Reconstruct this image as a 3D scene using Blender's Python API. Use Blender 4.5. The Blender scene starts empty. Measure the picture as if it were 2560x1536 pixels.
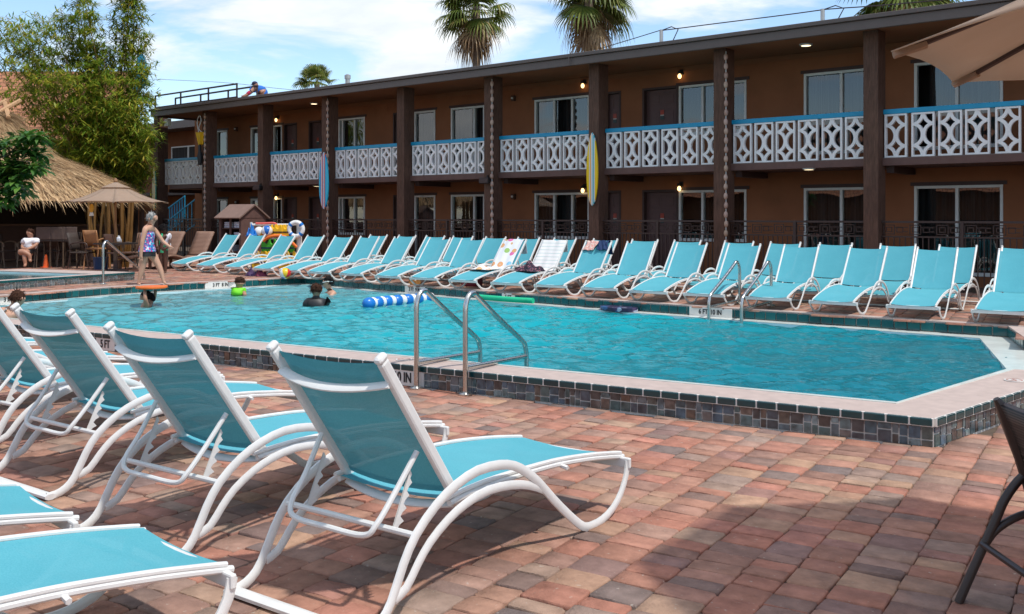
import bpy, bmesh, math, random
from math import sin, cos, pi, radians, atan2, hypot, sqrt
from mathutils import Vector, Matrix, Euler
from mathutils.geometry import tessellate_polygon
random.seed(11)
SC = bpy.context.scene
COL = SC.collection
# ---------------------------------------------------------------- camera numbers
F, CX, HZ, CH = 2450., 1280., 540., 1.65
TH = radians(40.0); TS, TC = sin(TH), cos(TH)
def G(u, v, z=0.):                      # photo point -> place on the level z
    zc = F*(CH-z)/(v-HZ); lat = (u-CX)/F*zc
    return Vector((lat*TC-zc*TS, lat*TS+zc*TC, z))
def WY(u, v, Y):                        # photo point -> place on the plane y = Y
    t = (u-CX)/F; zc = Y/(t*TS+TC); lat = t*zc
    return Vector((lat*TC-zc*TS, Y, CH-(v-HZ)/F*zc))
def PZ(u, v, zc):                       # photo point at a distance
    lat = (u-CX)/F*zc
    return Vector((lat*TC-zc*TS, lat*TS+zc*TC, CH-(v-HZ)/F*zc))
def WX(u, Y): return WY(u, 540, Y).x
# ---------------------------------------------------------------- materials
def srgb(r, g, b):
    f = lambda c: (c/255/12.92) if c/255 <= .04045 else ((c/255+.055)/1.055)**2.4
    return (f(r), f(g), f(b))
class NT:
    def __init__(s, name):
        s.m = bpy.data.materials.new(name); s.m.use_nodes = True
        s.t = s.m.node_tree; s.t.nodes.clear()
        s.out = s.n('ShaderNodeOutputMaterial')
    def n(s, typ, **kw):
        nd = s.t.nodes.new(typ)
        for k, v in kw.items():
            if k in nd.bl_rna.properties.keys() and not k[0].isupper(): setattr(nd, k, v)
            else: nd.inputs[k].default_value = v
        return nd
    def l(s, a, b): s.t.links.new(a, b)
    def ramp(s, fac, stops, interp='LINEAR'):
        r = s.n('ShaderNodeValToRGB'); cr = r.color_ramp; cr.interpolation = interp
        while len(cr.elements) < len(stops): cr.elements.new(.5)
        for e, (p, c) in zip(cr.elements, stops): e.position = p; e.color = (*c, 1) if len(c) == 3 else c
        if fac: s.l(fac, r.inputs[0])
        return r
    def mix(s, fac, a, b, blend='MIX'):
        m = s.n('ShaderNodeMix', data_type='RGBA', blend_type=blend)
        for i, x in ((0, fac), (6, a), (7, b)):
            if hasattr(x, 'links'): s.l(x, m.inputs[i])
            elif isinstance(x, (int, float)): m.inputs[i].default_value = x
            else: m.inputs[i].default_value = (*x, 1)
        return m.outputs[2]
    def coord(s, kind='Object', scale=(1, 1, 1), rot=(0, 0, 0)):
        if kind == 'World':
            g = s.n('ShaderNodeNewGeometry'); o = g.outputs['Position']
        else:
            c = s.n('ShaderNodeTexCoord'); o = c.outputs[kind]
        mp = s.n('ShaderNodeMapping'); mp.inputs['Scale'].default_value = scale; mp.inputs['Rotation'].default_value = rot
        s.l(o, mp.inputs[0]); return mp.outputs[0]
    def noise(s, vec, scale, detail=4, rough=.55):
        nz = s.n('ShaderNodeTexNoise', Scale=scale, Detail=detail, Roughness=rough); s.l(vec, nz.inputs['Vector']); return nz.outputs['Fac']
    def bump(s, h, strength=.3, dist=.01):
        b = s.n('ShaderNodeBump', Strength=strength, Distance=dist); s.l(h, b.inputs['Height']); return b.outputs[0]
    def prin(s, base=None, rough=.5, metal=0., normal=None, spec=None, **kw):
        p = s.n('ShaderNodeBsdfPrincipled', Metallic=metal)
        if base is not None:
            if hasattr(base, 'links'): s.l(base, p.inputs['Base Color'])
            else: p.inputs['Base Color'].default_value = (*base, 1)
        if hasattr(rough, 'links'): s.l(rough, p.inputs['Roughness'])
        else: p.inputs['Roughness'].default_value = rough
        if spec is not None: p.inputs['Specular IOR Level'].default_value = spec
        if normal is not None: s.l(normal, p.inputs['Normal'])
        for k, v in kw.items(): p.inputs[k].default_value = v
        return p
    def done(s, sh): s.l(sh.outputs[0] if hasattr(sh, 'outputs') else sh, s.out.inputs[0]); return s.m
def simple(name, c, rough=.5, metal=0., var=.12, scale=6., bump=0., bscale=40., coord='Object', spec=None, **kw):
    t = NT(name); v = t.coord(coord)
    f = t.noise(v, scale, 5)
    r = t.ramp(f, [(.3, tuple(x*(1-var) for x in c)), (.7, tuple(min(1, x*(1+var)) for x in c))])
    nm = None
    if bump: nm = t.bump(t.noise(v, bscale, 3), bump, .01)
    return t.done(t.prin(r.outputs[0], rough, metal, nm, spec, **kw))
def island(name, stops, rough=.6, trans=0., noise_amt=.25, nscale=5., bump=0., bscale=60., spec=.3, speck=0., coord='Object'):
    """colour chosen per loose piece (paver, leaf, straw)"""
    t = NT(name); g = t.n('ShaderNodeNewGeometry')
    r = t.ramp(g.outputs['Random Per Island'], stops)
    v = t.coord(coord); nz = t.noise(v, nscale, 5)
    dk = t.ramp(nz, [(.25, (1-noise_amt,)*3), (.75, (1+noise_amt*.6,)*3)])
    c = t.mix(1., r.outputs[0], dk.outputs[0], 'MULTIPLY')
    nm = t.bump(t.noise(v, bscale, 4), bump, .01) if bump else None
    if speck:
        s1 = t.ramp(t.noise(v, 26, 3, .6), [(.66, (0, 0, 0)), (.72, (speck,)*3)]); c = t.mix(s1.outputs[0], c, (.52, .45, .38))
        s2 = t.ramp(t.noise(v, .8, 5, .6), [(.35, (.80,)*3), (.65, (1.1,)*3)]); c = t.mix(1., c, s2.outputs[0], 'MULTIPLY')
    p = t.prin(c, rough, 0, nm, spec)
    if trans:
        tr = t.n('ShaderNodeBsdfTranslucent'); t.l(c, tr.inputs[0])
        mx = t.n('ShaderNodeMixShader'); mx.inputs[0].default_value = trans
        t.l(p.outputs[0], mx.inputs[1]); t.l(tr.outputs[0], mx.inputs[2]); return t.done(mx)
    return t.done(p)
M = {}
# ---------------------------------------------------------------- mesh builder
class MB:
    def __init__(s): s.v = []; s.f = []; s.mi = []; s.cur = 0
    def add(s, vs, fs):
        o = len(s.v); s.v += [tuple(v) for v in vs]
        s.f += [tuple(o+i for i in f) for f in fs]; s.mi += [s.cur]*len(fs); return s
    def box(s, c, size, rot=None):
        hx, hy, hz = (x/2 for x in size)
        vs = [Vector((x, y, z)) for z in (-hz, hz) for y in (-hy, hy) for x in (-hx, hx)]
        if rot is not None:
            R = rot if isinstance(rot, Matrix) else Euler(rot).to_matrix(); vs = [R @ v for v in vs]
        c = Vector(c)
        return s.add([v+c for v in vs], [(0, 2, 3, 1), (4, 5, 7, 6), (0, 1, 5, 4), (2, 6, 7, 3), (0, 4, 6, 2), (1, 3, 7, 5)])
    def bx(s, x0, x1, y0, y1, z0, z1): return s.box(((x0+x1)/2, (y0+y1)/2, (z0+z1)/2), (abs(x1-x0), abs(y1-y0), abs(z1-z0)))
    def tube(s, pts, r, n=8, up=(0, 0, 1), flat=1., caps=True, closed=False):
        """round (or flattened: width r across `side`, r*flat in the other direction) tube along pts"""
        P = [Vector(p) for p in pts]; N = len(P); up = Vector(up); rings = []
        rr = r if isinstance(r, (list, tuple)) else [r]*N
        prev = None; vs = []; fs = []
        for i in range(N):
            a = P[(i-1) % N] if (i or closed) else P[i]; b = P[(i+1) % N] if (i < N-1 or closed) else P[i]
            t = (b-a).normalized() if (b-a).length > 1e-9 else Vector((0, 0, 1))
            side = t.cross(up) if prev is None else prev - t*prev.dot(t)
            if side.length < 1e-4: side = t.cross(Vector((1, 0, 0)))
            if side.length < 1e-4: side = t.cross(Vector((0, 1, 0)))
            side.normalize(); nn = side.cross(t).normalized(); prev = side
            for k in range(n):
                a_ = 2*pi*(k+.5)/n
                vs.append(P[i]+side*cos(a_)*rr[i]+nn*sin(a_)*rr[i]*flat)
        M_ = N if closed else N-1
        for i in range(M_):
            for k in range(n):
                j = (i+1) % N
                fs.append((i*n+k, i*n+(k+1) % n, j*n+(k+1) % n, j*n+k))
        if caps and not closed:
            fs.append(tuple(range(n-1, -1, -1))); fs.append(tuple((N-1)*n+k for k in range(n)))
        return s.add(vs, fs)
    def lathe(s, prof, c=(0, 0, 0), n=16, sx=1., sy=1.):
        c = Vector(c); vs = []; fs = []
        for r, z in prof:
            for k in range(n): vs.append(c+Vector((r*cos(2*pi*k/n)*sx, r*sin(2*pi*k/n)*sy, z)))
        for i in range(len(prof)-1):
            for k in range(n): fs.append((i*n+k, i*n+(k+1) % n, (i+1)*n+(k+1) % n, (i+1)*n+k))
        if prof[0][0] > 1e-4: fs.append(tuple(range(n-1, -1, -1)))
        if prof[-1][0] > 1e-4: fs.append(tuple((len(prof)-1)*n+k for k in range(n)))
        return s.add(vs, fs)
    def ball(s, c, r, n=14, m=8, sc=(1, 1, 1)):
        vs = []; fs = []; c = Vector(c)
        for i in range(m+1):
            a = pi*i/m
            for k in range(n):
                b = 2*pi*k/n; vs.append(c+Vector((r*sin(a)*cos(b)*sc[0], r*sin(a)*sin(b)*sc[1], r*cos(a)*sc[2])))
        for i in range(m):
            for k in range(n): fs.append((i*n+k, (i+1)*n+k, (i+1)*n+(k+1) % n, i*n+(k+1) % n))
        return s.add(vs, fs)
    def prism(s, poly, z0, z1, holes=()):
        """flat polygon (x,y list, optional holes) pulled from z0 to z1"""
        loops = [[Vector((p[0], p[1], 0)) for p in poly]]+[[Vector((p[0], p[1], 0)) for p in h] for h in holes]
        flat = [p for lp in loops for p in lp]; tri = tessellate_polygon(loops); n = len(flat)
        vs = [(p.x, p.y, z0) for p in flat]+[(p.x, p.y, z1) for p in flat]; fs = []
        for a, b, c in tri:
            A, B, C = flat[a], flat[b], flat[c]
            if (B-A).cross(C-A).z < 0: b, c = c, b
            fs.append((a+n, b+n, c+n)); fs.append((a, c, b))
        o = 0
        for lp in loops:
            m = len(lp)
            for i in range(m): j = (i+1) % m; fs.append((o+i, o+j, o+j+n, o+i+n))
            o += m
        return s.add(vs, fs)
    def sheet(s, poly, z, holes=()):
        loops = [[Vector((p[0], p[1], 0)) for p in poly]]+[[Vector((p[0], p[1], 0)) for p in h] for h in holes]
        flat = [p for lp in loops for p in lp]; fs = []
        for a, b, c in tessellate_polygon(loops):
            if (flat[b]-flat[a]).cross(flat[c]-flat[a]).z < 0: b, c = c, b
            fs.append((a, b, c))
        return s.add([(p.x, p.y, z) for p in flat], fs)
    def wallstrip(s, pts, z0, z1, closed=False, flip=False):
        n = len(pts); vs = [(p[0], p[1], z0) for p in pts]+[(p[0], p[1], z1) for p in pts]
        fs = [(i, (i+1) % n, (i+1) % n+n, i+n) for i in range(n if closed else n-1)]
        if flip: fs = [f[::-1] for f in fs]
        return s.add(vs, fs)
    def grid(s, fn, nu, nv):
        vs = [fn(i/nu, j/nv) for j in range(nv+1) for i in range(nu+1)]
        fs = [(j*(nu+1)+i, j*(nu+1)+i+1, (j+1)*(nu+1)+i+1, (j+1)*(nu+1)+i) for j in range(nv) for i in range(nu)]
        return s.add(vs, fs)
    def mesh(s, name, mats=None, smooth=False):
        me = bpy.data.meshes.new(name); me.from_pydata(s.v, [], s.f); me.update()
        if mats:
            for m in (mats if isinstance(mats, (list, tuple)) else [mats]): me.materials.append(m)
        if any(s.mi): me.polygons.foreach_set('material_index', s.mi)
        if smooth:
            me.polygons.foreach_set('use_smooth', [True]*len(me.polygons))
            try: me.set_sharp_from_angle(angle=radians(42 if smooth is True else smooth))
            except Exception: pass
        return me
    def build(s, name, mats, parent=None, smooth=False, bevel=0., loc=None, solid=0.):
        o = bpy.data.objects.new(name, s.mesh(name, mats, smooth)); COL.objects.link(o)
        if parent: o.parent = parent
        if loc is not None: o.location = loc
        if solid:
            md = o.modifiers.new('thick', 'SOLIDIFY'); md.thickness = solid; md.offset = 0
        if bevel:
            md = o.modifiers.new('edge', 'BEVEL'); md.width = bevel; md.segments = 2; md.limit_method = 'ANGLE'
        return o
def tag(o, label, cat, group=None):
    o['label'] = label; o['category'] = cat
    if group: o['group'] = group
    return o
def thing(name, label, cat, loc=(0, 0, 0), rz=0., group=None, sc=1.):
    o = bpy.data.objects.new(name, None); COL.objects.link(o); o.location = loc; o.rotation_euler = (0, 0, rz); o.scale = (sc,)*3
    o.empty_display_size = .2
    return tag(o, label, cat, group)
def struct(o): o['kind'] = 'structure'; return o
def dup(root, loc, rz, label, group=None, sc=None):
    r = root.copy(); COL.objects.link(r); r.location = loc; r.rotation_euler = (0, 0, rz); r['label'] = label
    if group: r['group'] = group
    if sc: r.scale = (sc,)*3
    for ch in list(root.children):
        c = ch.copy(); COL.objects.link(c); c.parent = r
        for g in list(ch.children):
            d = g.copy(); COL.objects.link(d); d.parent = c
    return r
def text_mesh(txt, size, depth=.004):
    cu = bpy.data.curves.new('lettering', 'FONT'); cu.body = txt; cu.size = size; cu.extrude = depth; cu.align_x = 'CENTER'; cu.align_y = 'CENTER'; cu.offset = size*.018
    ob = bpy.data.objects.new('lettering', cu); COL.objects.link(ob)
    dg = bpy.context.evaluated_depsgraph_get(); me = bpy.data.meshes.new_from_object(ob.evaluated_get(dg))
    bpy.data.objects.remove(ob); return me
def spline(pts, n=4):
    P = [Vector(p) for p in pts]; out = []
    for i in range(len(P)-1):
        p0 = P[max(i-1, 0)]; p1 = P[i]; p2 = P[i+1]; p3 = P[min(i+2, len(P)-1)]
        for k in range(n):
            t = k/n
            out.append(.5*((2*p1)+(p2-p0)*t+(2*p0-5*p1+4*p2-p3)*t*t+(3*p1-p0-3*p2+p3)*t*t*t))
    out.append(P[-1]); return out
# ---------------------------------------------------------------- world, sun, camera
SUN_EL, SUN_AZ = radians(63), radians(4)      # azimuth of the sun measured from +X towards +Y
sd = Vector((cos(SUN_EL)*cos(SUN_AZ), cos(SUN_EL)*sin(SUN_AZ), sin(SUN_EL)))
W = bpy.data.worlds.new('World'); SC.world = W; W.use_nodes = True
nt = W.node_tree; nt.nodes.clear()
def wn(typ, **kw):
    nd = nt.nodes.new(typ)
    for k, v in kw.items():
        if k[0].islower(): setattr(nd, k, v)
        else: nd.inputs[k].default_value = v
    return nd
sky = wn('ShaderNodeTexSky', sky_type='NISHITA', sun_disc=False, sun_elevation=SUN_EL, sun_rotation=pi/2-SUN_AZ, altitude=0., air_density=1.0, dust_density=.05, ozone_density=3.0)
tc = wn('ShaderNodeTexCoord'); sep = wn('ShaderNodeSeparateXYZ'); nt.links.new(tc.outputs['Generated'], sep.inputs[0])
mx = wn('ShaderNodeMath', operation='MAXIMUM'); nt.links.new(sep.outputs[2], mx.inputs[0]); mx.inputs[1].default_value = 0.
ad = wn('ShaderNodeMath', operation='ADD'); nt.links.new(mx.outputs[0], ad.inputs[0]); ad.inputs[1].default_value = .16
dx = wn('ShaderNodeMath', operation='DIVIDE'); nt.links.new(sep.outputs[0], dx.inputs[0]); nt.links.new(ad.outputs[0], dx.inputs[1])
dy = wn('ShaderNodeMath', operation='DIVIDE'); nt.links.new(sep.outputs[1], dy.inputs[0]); nt.links.new(ad.outputs[0], dy.inputs[1])
cb = wn('ShaderNodeCombineXYZ'); nt.links.new(dx.outputs[0], cb.inputs[0]); nt.links.new(dy.outputs[0], cb.inputs[1])
mp = wn('ShaderNodeMapping'); nt.links.new(cb.outputs[0], mp.inputs[0]); mp.inputs['Location'].default_value = (.85, 1.9, 3.3); mp.inputs['Scale'].default_value = (.8, 1.05, 1)
n1 = wn('ShaderNodeTexNoise', Scale=1.15, Detail=9., Roughness=.56, Distortion=.35); nt.links.new(mp.outputs[0], n1.inputs['Vector'])
cr = wn('ShaderNodeValToRGB'); nt.links.new(n1.outputs['Fac'], cr.inputs[0]); cr.color_ramp.elements[0].position = .465; cr.color_ramp.elements[1].position = .555
n2 = wn('ShaderNodeTexNoise', Scale=3.1, Detail=6., Roughness=.6); nt.links.new(mp.outputs[0], n2.inputs['Vector'])
cc = wn('ShaderNodeValToRGB'); nt.links.new(n2.outputs['Fac'], cc.inputs[0])
cc.color_ramp.elements[0].position = .3; cc.color_ramp.elements[0].color = (4.2, 4.6, 5.0, 1); cc.color_ramp.elements[1].position = .75; cc.color_ramp.elements[1].color = (5.6, 5.75, 5.8, 1)
mxc = wn('ShaderNodeMix', data_type='RGBA'); nt.links.new(cr.outputs[0], mxc.inputs[0]); nt.links.new(sky.outputs[0], mxc.inputs[6]); nt.links.new(cc.outputs[0], mxc.inputs[7])
bg = wn('ShaderNodeBackground', Strength=.15); nt.links.new(mxc.outputs[2], bg.inputs[0])
wo = wn('ShaderNodeOutputWorld'); nt.links.new(bg.outputs[0], wo.inputs[0])
sl = bpy.data.lights.new('sun', 'SUN'); sl.energy = 2.7; sl.angle = radians(2.0); sl.color = (1, .955, .89)
so = bpy.data.objects.new('sun', sl); COL.objects.link(so); so.rotation_euler = sd.to_track_quat('Z', 'Y').to_euler(); so.location = (0, 10, 30)
cd = bpy.data.cameras.new('camera'); cam = bpy.data.objects.new('camera', cd); COL.objects.link(cam); SC.camera = cam
cam.location = (0, 0, CH); cam.rotation_euler = (pi/2, 0, TH); cd.sensor_width = 36; cd.lens = F/2560*36; cd.shift_y = -228/2560; cd.clip_start = .05; cd.clip_end = 3000
SC.view_settings.view_transform = 'Standard'; SC.view_settings.look = 'None'; SC.view_settings.exposure = 0.42; SC.view_settings.gamma = 1
SC.render.engine = 'CYCLES'
SC.cycles.max_bounces = 10; SC.cycles.transparent_max_bounces = 16; SC.cycles.caustics_reflective = False; SC.cycles.caustics_refractive = False
# ---------------------------------------------------------------- levels
ZF, ZC, ZG, ZW = .25, .21, .11, .10     # upper deck, near coping, gutter shelf, water
M['white'] = simple('white_paint', (.78, .77, .74), .38, var=.05, scale=3, spec=.5)
M['grout'] = simple('grout', (.72, .69, .64), .9, var=.1)
M['sand'] = simple('joint_sand', (.11, .078, .055), .95, var=.25, scale=14, bump=.3)
M['plaster'] = simple('pool_plaster', (.60, .78, .80), .7, var=.05, scale=2)
M['gutter'] = simple('gutter_shelf', (.66, .69, .64), .22, var=.1, scale=5, spec=.5)
M['coping'] = simple('pink_coping', (.46, .36, .315), .75, var=.10, scale=9, bump=.15, bscale=70)
M['teal'] = island('teal_tile', [(0, (.006, .068, .076)), (.6, (.008, .088, .097)), (1, (.013, .115, .12))], .12, noise_amt=.12, spec=.6)
M['teald'] = island('dark_teal_tile', [(0, (.003, .034, .042)), (1, (.006, .055, .062))], .12, noise_amt=.15, spec=.6)
M['mosaic'] = island('mosaic_tile', [(0, (.05, .08, .085)), (.18, (.085, .135, .18)), (.36, (.075, .058, .048)), (.5, (.13, .185, .21)), (.66, (.17, .105, .075)), (.8, (.075, .13, .13)), (1, (.19, .25, .26))], .16, noise_amt=.75, nscale=16, spec=.55)
M['paver'] = island('brick_paver', [(0, (.45, .20, .14)), (.18, (.36, .185, .13)), (.28, (.24, .165, .138)), (.38, (.47, .245, .175)), (.53, (.33, .235, .19)), (.6, (.46, .285, .19)), (.7, (.40, .22, .155)), (.84, (.47, .21, .152)), (.95, (.21, .162, .148)), (1, (.44, .27, .19))], .9, noise_amt=.30, nscale=11, bump=.6, bscale=55, spec=.15, speck=.55)
def wet(): pass
def pavers(name, bounds, ang, z, keep, jit=.010):
    ca, sa = cos(ang), sin(ang); mb = MB(); rnd = random.Random(3)
    x0, x1, y0, y1 = bounds
    cs = [(x*ca+y*sa, -x*sa+y*ca) for x in (x0, x1) for y in (y0, y1)]
    p = min(c[0] for c in cs); pe = max(c[0] for c in cs); qa = min(c[1] for c in cs); qb = max(c[1] for c in cs)
    while p < pe:
        w = rnd.choice((.175, .20, .225, .25)); q = qa-rnd.random()*.2
        while q < qb:
            l = rnd.choice((.115, .14, .165, .19, .215)); cx, cy = p+w/2, q+l/2
            X, Y = cx*ca-cy*sa, cx*sa+cy*ca
            if x0 < X < x1 and y0 < Y < y1 and keep(X, Y):
                g = .0012+rnd.random()*.0018; hx, hy = w/2-g, l/2-g; r = .008+rnd.random()*.010
                ring = [(-hx+r, -hy), (0, -hy), (hx-r, -hy), (hx, -hy+r), (hx, hy-r), (hx-r, hy), (0, hy), (-hx+r, hy), (-hx, hy-r), (-hx, -hy+r)]
                ring = [(a+rnd.uniform(-jit, jit)*.55, b+rnd.uniform(-jit, jit)*.55) for a, b in ring]
                dz = rnd.uniform(-.004, .003); tx, ty = rnd.uniform(-.026, .026), rnd.uniform(-.03, .03); k = 1-.05
                vs = []
                for (a, b), zz, f in [(c, -.022, 1.) for c in ring]+[(c, -.007, .995) for c in ring]+[(c, 0., .955) for c in ring]:
                    a2, b2 = a*f, b*f; u, v = cx+a2, cy+b2
                    vs.append((u*ca-v*sa, u*sa+v*ca, z+dz+zz+(a2*tx+b2*ty if zz > -.02 else 0)))
                n = len(ring); fs = [tuple(range(2*n, 3*n))]
                for lv in (0, 1):
                    fs += [(lv*n+i, lv*n+(i+1) % n, (lv+1)*n+(i+1) % n, (lv+1)*n+i) for i in range(n)]
                mb.add(vs, fs)
            q += l
        p += w
    o = mb.build(name, M['paver'], smooth=60); return struct(o)
# ---------------------------------------------------------------- pool outline
A97 = atan2(1.59, 11.59)
P1 = G(2334, 1046, ZC); rd = (G(2550.5, 976.3, ZC)-P1).normalized()
P0 = P1+Vector((-cos(A97), -sin(A97), 0))*15.7; P2 = P1+rd*4.1
far_pts = spline([(-18.05, 14.02, 0), (-15, 13.80, 0), (-11.2, 13.56, 0), (-8.2, 13.44, 0), (-3.17, 13.56, 0)], 5)
left_pts = spline([(-18.05, 14.02, 0), (-18.15, 12.6, 0), (-18.33, 11.2, 0), (-18.38, 9.8, 0), (-18.2, 8.8, 0), (-17.99, 7.98, 0), (-17.85, 7.2, 0), (P0.x, P0.y+.2, 0)], 3)
corner = Vector((-3.17, 13.56, 0)); cw = G(2557, 842, ZF); cw = corner+(cw-corner).normalized()*1.25
far_wall = left_pts[::-1]+far_pts[1:]+[Vector((cw.x, cw.y, 0))]            # seen from the water
I0 = G(0, 793.6, ZC); I1 = G(2241.6, 1007, ZC); I2 = G(2521, 922.5, ZC); idr = (I1-I0).normalized()
I0 = I1-idr*15.2
ringo = [(P0.x, P0.y), (P1.x, P1.y), (P2.x, P2.y), (cw.x+.6, cw.y-.1)]+[(p.x, p.y) for p in far_wall[::-1]]
def inpoly(x, y, P):
    c = False; j = len(P)-1
    for i in range(len(P)):
        if (P[i][1] > y) != (P[j][1] > y) and x < (P[j][0]-P[i][0])*(y-P[i][1])/(P[j][1]-P[i][1])+P[i][0]: c = not c
        j = i
    return c
water = [(I0.x, I0.y), (I1.x, I1.y), (-2.30, 10.12), (-3.42, 13.24)]+[(p.x, p.y-.27) for p in far_pts[::-1][2:-2]]
lw = [(p.x+.27, p.y-(.25 if i < 2 else 0)) for i, p in enumerate(left_pts[:-2])]; water += lw
# base sheets
ground_hole = [(x, y) for x, y in ringo]
mb = MB(); mb.sheet([(-260, -120), (220, -120), (220, 400), (-260, 400)], -.016, [ground_hole]); struct(mb.build('ground', M['sand']))
deckpoly = [(-70, P0.y+.2)]+[(p.x, p.y) for p in far_wall]+[(cw.x+.62, cw.y-.1), (P2.x, P2.y), (40, P2.y+.6), (40, 60), (-70, 60)]
mb = MB(); mb.prism(deckpoly, -.01, ZF-.016); struct(mb.build('upper_deck_base', M['sand']))
def near_ok(x, y): return not inpoly(x, y, ringo) and not inpoly(x, y, deckpoly)
pavers('lower_brick_deck', (-16.5, 5., .2, 12.), A97, 0., near_ok)
WAD = [G(0, 725, ZF), G(336, 700, ZF)]                                     # wading pool front wall foot
wdir = (WAD[1]-WAD[0]).normalized(); wn_ = Vector((-wdir.y, wdir.x, 0)); 
if wn_.x > 0: wn_ = -wn_
wfl = WAD[0]-wdir*5; wfr = WAD[1]; wbl = wfl+wn_*3.6; wbr = wfr+wn_*3.4-wdir*.2
wadpoly = [(wfl.x, wfl.y), (wfr.x, wfr.y), (wbr.x, wbr.y), (wbl.x, wbl.y)]
def far_ok(x, y): return inpoly(x, y, deckpoly) and not inpoly(x, y, wadpoly)
pavers('upper_brick_deck', (-27., 4., 5.4, 19.0), A97+.06, ZF, far_ok)
# ---------------------------------------------------------------- swimming pool
pool = thing('swimming_pool', 'large turquoise swimming pool with raised mosaic tiled rim', 'swimming pool', (0, 0, 0))
mb = MB(); mb.prism([(P0.x, P0.y), (P1.x, P1.y), (P2.x, P2.y), (G(2600, 926, ZC).x+.15, G(2600, 926, ZC).y), (I2.x, I2.y), (I1.x, I1.y), (I0.x, I0.y)], ZG+.004, ZC)
mb.build('coping', M['coping'], pool)
def band(path, w, z0, z1):                                                  # strip along a path, to its left
    mb = MB(); L = [Vector((p[0], p[1], 0)) for p in path]; off = []
    for i, p in enumerate(L):
        t = (L[min(i+1, len(L)-1)]-L[max(i-1, 0)]).normalized(); off.append(p+Vector((-t.y, t.x, 0))*w)
    for i in range(len(L)-1):
        mb.prism([(L[i].x, L[i].y), (L[i+1].x, L[i+1].y), (off[i+1].x, off[i+1].y), (off[i].x, off[i].y)], z0, z1)
    return mb
band([I2, I1, I0], .055, ZG+.01, ZC+.006).build('white_edge', M['gutter'], pool)
band(far_wall, .20, ZF-.03, ZF+.006).build('upper_coping', M['coping'], pool)
mb = MB(); mb.sheet([((x-P1.x)*.998+P1.x, (y-P1.y)*.998+P1.y) for x, y in ringo], ZG, [water]); mb.build('gutter', M['gutter'], pool)
mb = MB(); n = len(water)
zfl = lambda x: -.85-max(0, (x+18)/16)*1.1
for i in range(n):
    a, b = water[i], water[(i+1) % n]; mb.add([(a[0], a[1], ZG-.003), (b[0], b[1], ZG-.003), (b[0], b[1], -2.2), (a[0], a[1], -2.2)], [(0, 1, 2, 3)])
mb.add([(-19.5, 4.5, zfl(-19.5)), (-1., 4.5, zfl(-1)), (-1., 15, zfl(-1)), (-19.5, 15, zfl(-19.5))], [(0, 1, 2, 3)])
mb.build('basin', M['plaster'], pool)
def tile_row(mb, path, z0, z1, w, depth=.012, gap=.006, out=1):
    """one row of equal tiles standing on the right-hand side of the path (out=1)"""
    L = [Vector((p[0], p[1], 0)) for p in path]
    for i in range(len(L)-1):
        d = (L[i+1]-L[i]); ln = d.length; t = d/ln; nr = Vector((t.y, -t.x, 0))*out; k = max(1, round(ln/w)); ww = ln/k
        for j in range(k):
            c = L[i]+t*(ww*(j+.5))+nr*(depth/2)
            mb.box((c.x, c.y, (z0+z1)/2), (ww-gap, depth, z1-z0-gap), (0, 0, atan2(t.y, t.x)))
def mosaic(mb, path, z0, z1, rnd, s=1.):
    L = [Vector((p[0], p[1], 0)) for p in path]; H = z1-z0
    for i in range(len(L)-1):
        d = (L[i+1]-L[i]); ln = d.length; t = d/ln; nr = Vector((t.y, -t.x, 0)); x = .0
        while x < ln-.03:
            w = min(rnd.choice((.05, .062, .088, .092, .1))*s, ln-x); f = rnd.choice((.5, .5, .42, .58, .35, .66))
            parts = [(0, f), (f, 1)]
            for a, b in parts:
                c = L[i]+t*(x+w/2)+nr*.006
                mb.box((c.x, c.y, z0+H*(a+b)/2), (w-.011, .010, H*(b-a)-.011), (0, 0, atan2(t.y, t.x)))
            x += w
path_out = [P0, P1, P2]
mb = MB(); mb.wallstrip([(p.x, p.y) for p in path_out], -.03, ZC-.002); mb.build('rim_wall', M['grout'], pool)
mb = MB(); tile_row(mb, path_out, ZC-.062, ZC+.004, .16, .03, .009); mb.build('bullnose_trim', M['teald'], pool, bevel=.009)
mb = MB(); tile_row(mb, path_out, ZC-.060, ZC-.001, 30., .024, 0.); mb.build('trim_grout', M['grout'], pool)
mb = MB(); mosaic(mb, path_out, .0, ZC-.064, random.Random(5)); mb.build('mosaic_tiles', M['mosaic'], pool)
mb = MB(); mb.wallstrip([(p.x, p.y) for p in far_wall], ZG-.03, ZF-.002); mb.build('waterline_wall', M['grout'], pool)
mb = MB(); tile_row(mb, far_wall, ZG+.003, ZF-.012, .17, .012, .015); mb.build('waterline_tiles', M['teal'], pool, bevel=.003)
M['black'] = simple('black_lettering', (.012, .012, .013), .5, var=.1)
M['marker'] = simple('marker_tile', (.72, .70, .66), .3, var=.06)
def marker(pos, ang, txt, w, h, ts, squash=.8):
    mb = MB(); mb.box((0, 0, 0), (w, .014, h)); p = mb.build('depth_marker', M['marker'], pool, bevel=.002)
    p.location = pos; p.rotation_euler = (0, 0, ang)
    me = text_mesh(txt, ts); me.materials.append(M['black']); o = bpy.data.objects.new('lettering', me); COL.objects.link(o); o.parent = p
    o.location = (0, -.0095, 0); o.rotation_euler = (pi/2, 0, 0); o.scale = (squash, 1, 1); p['label'] = 'white depth tile reading '+txt
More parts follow.
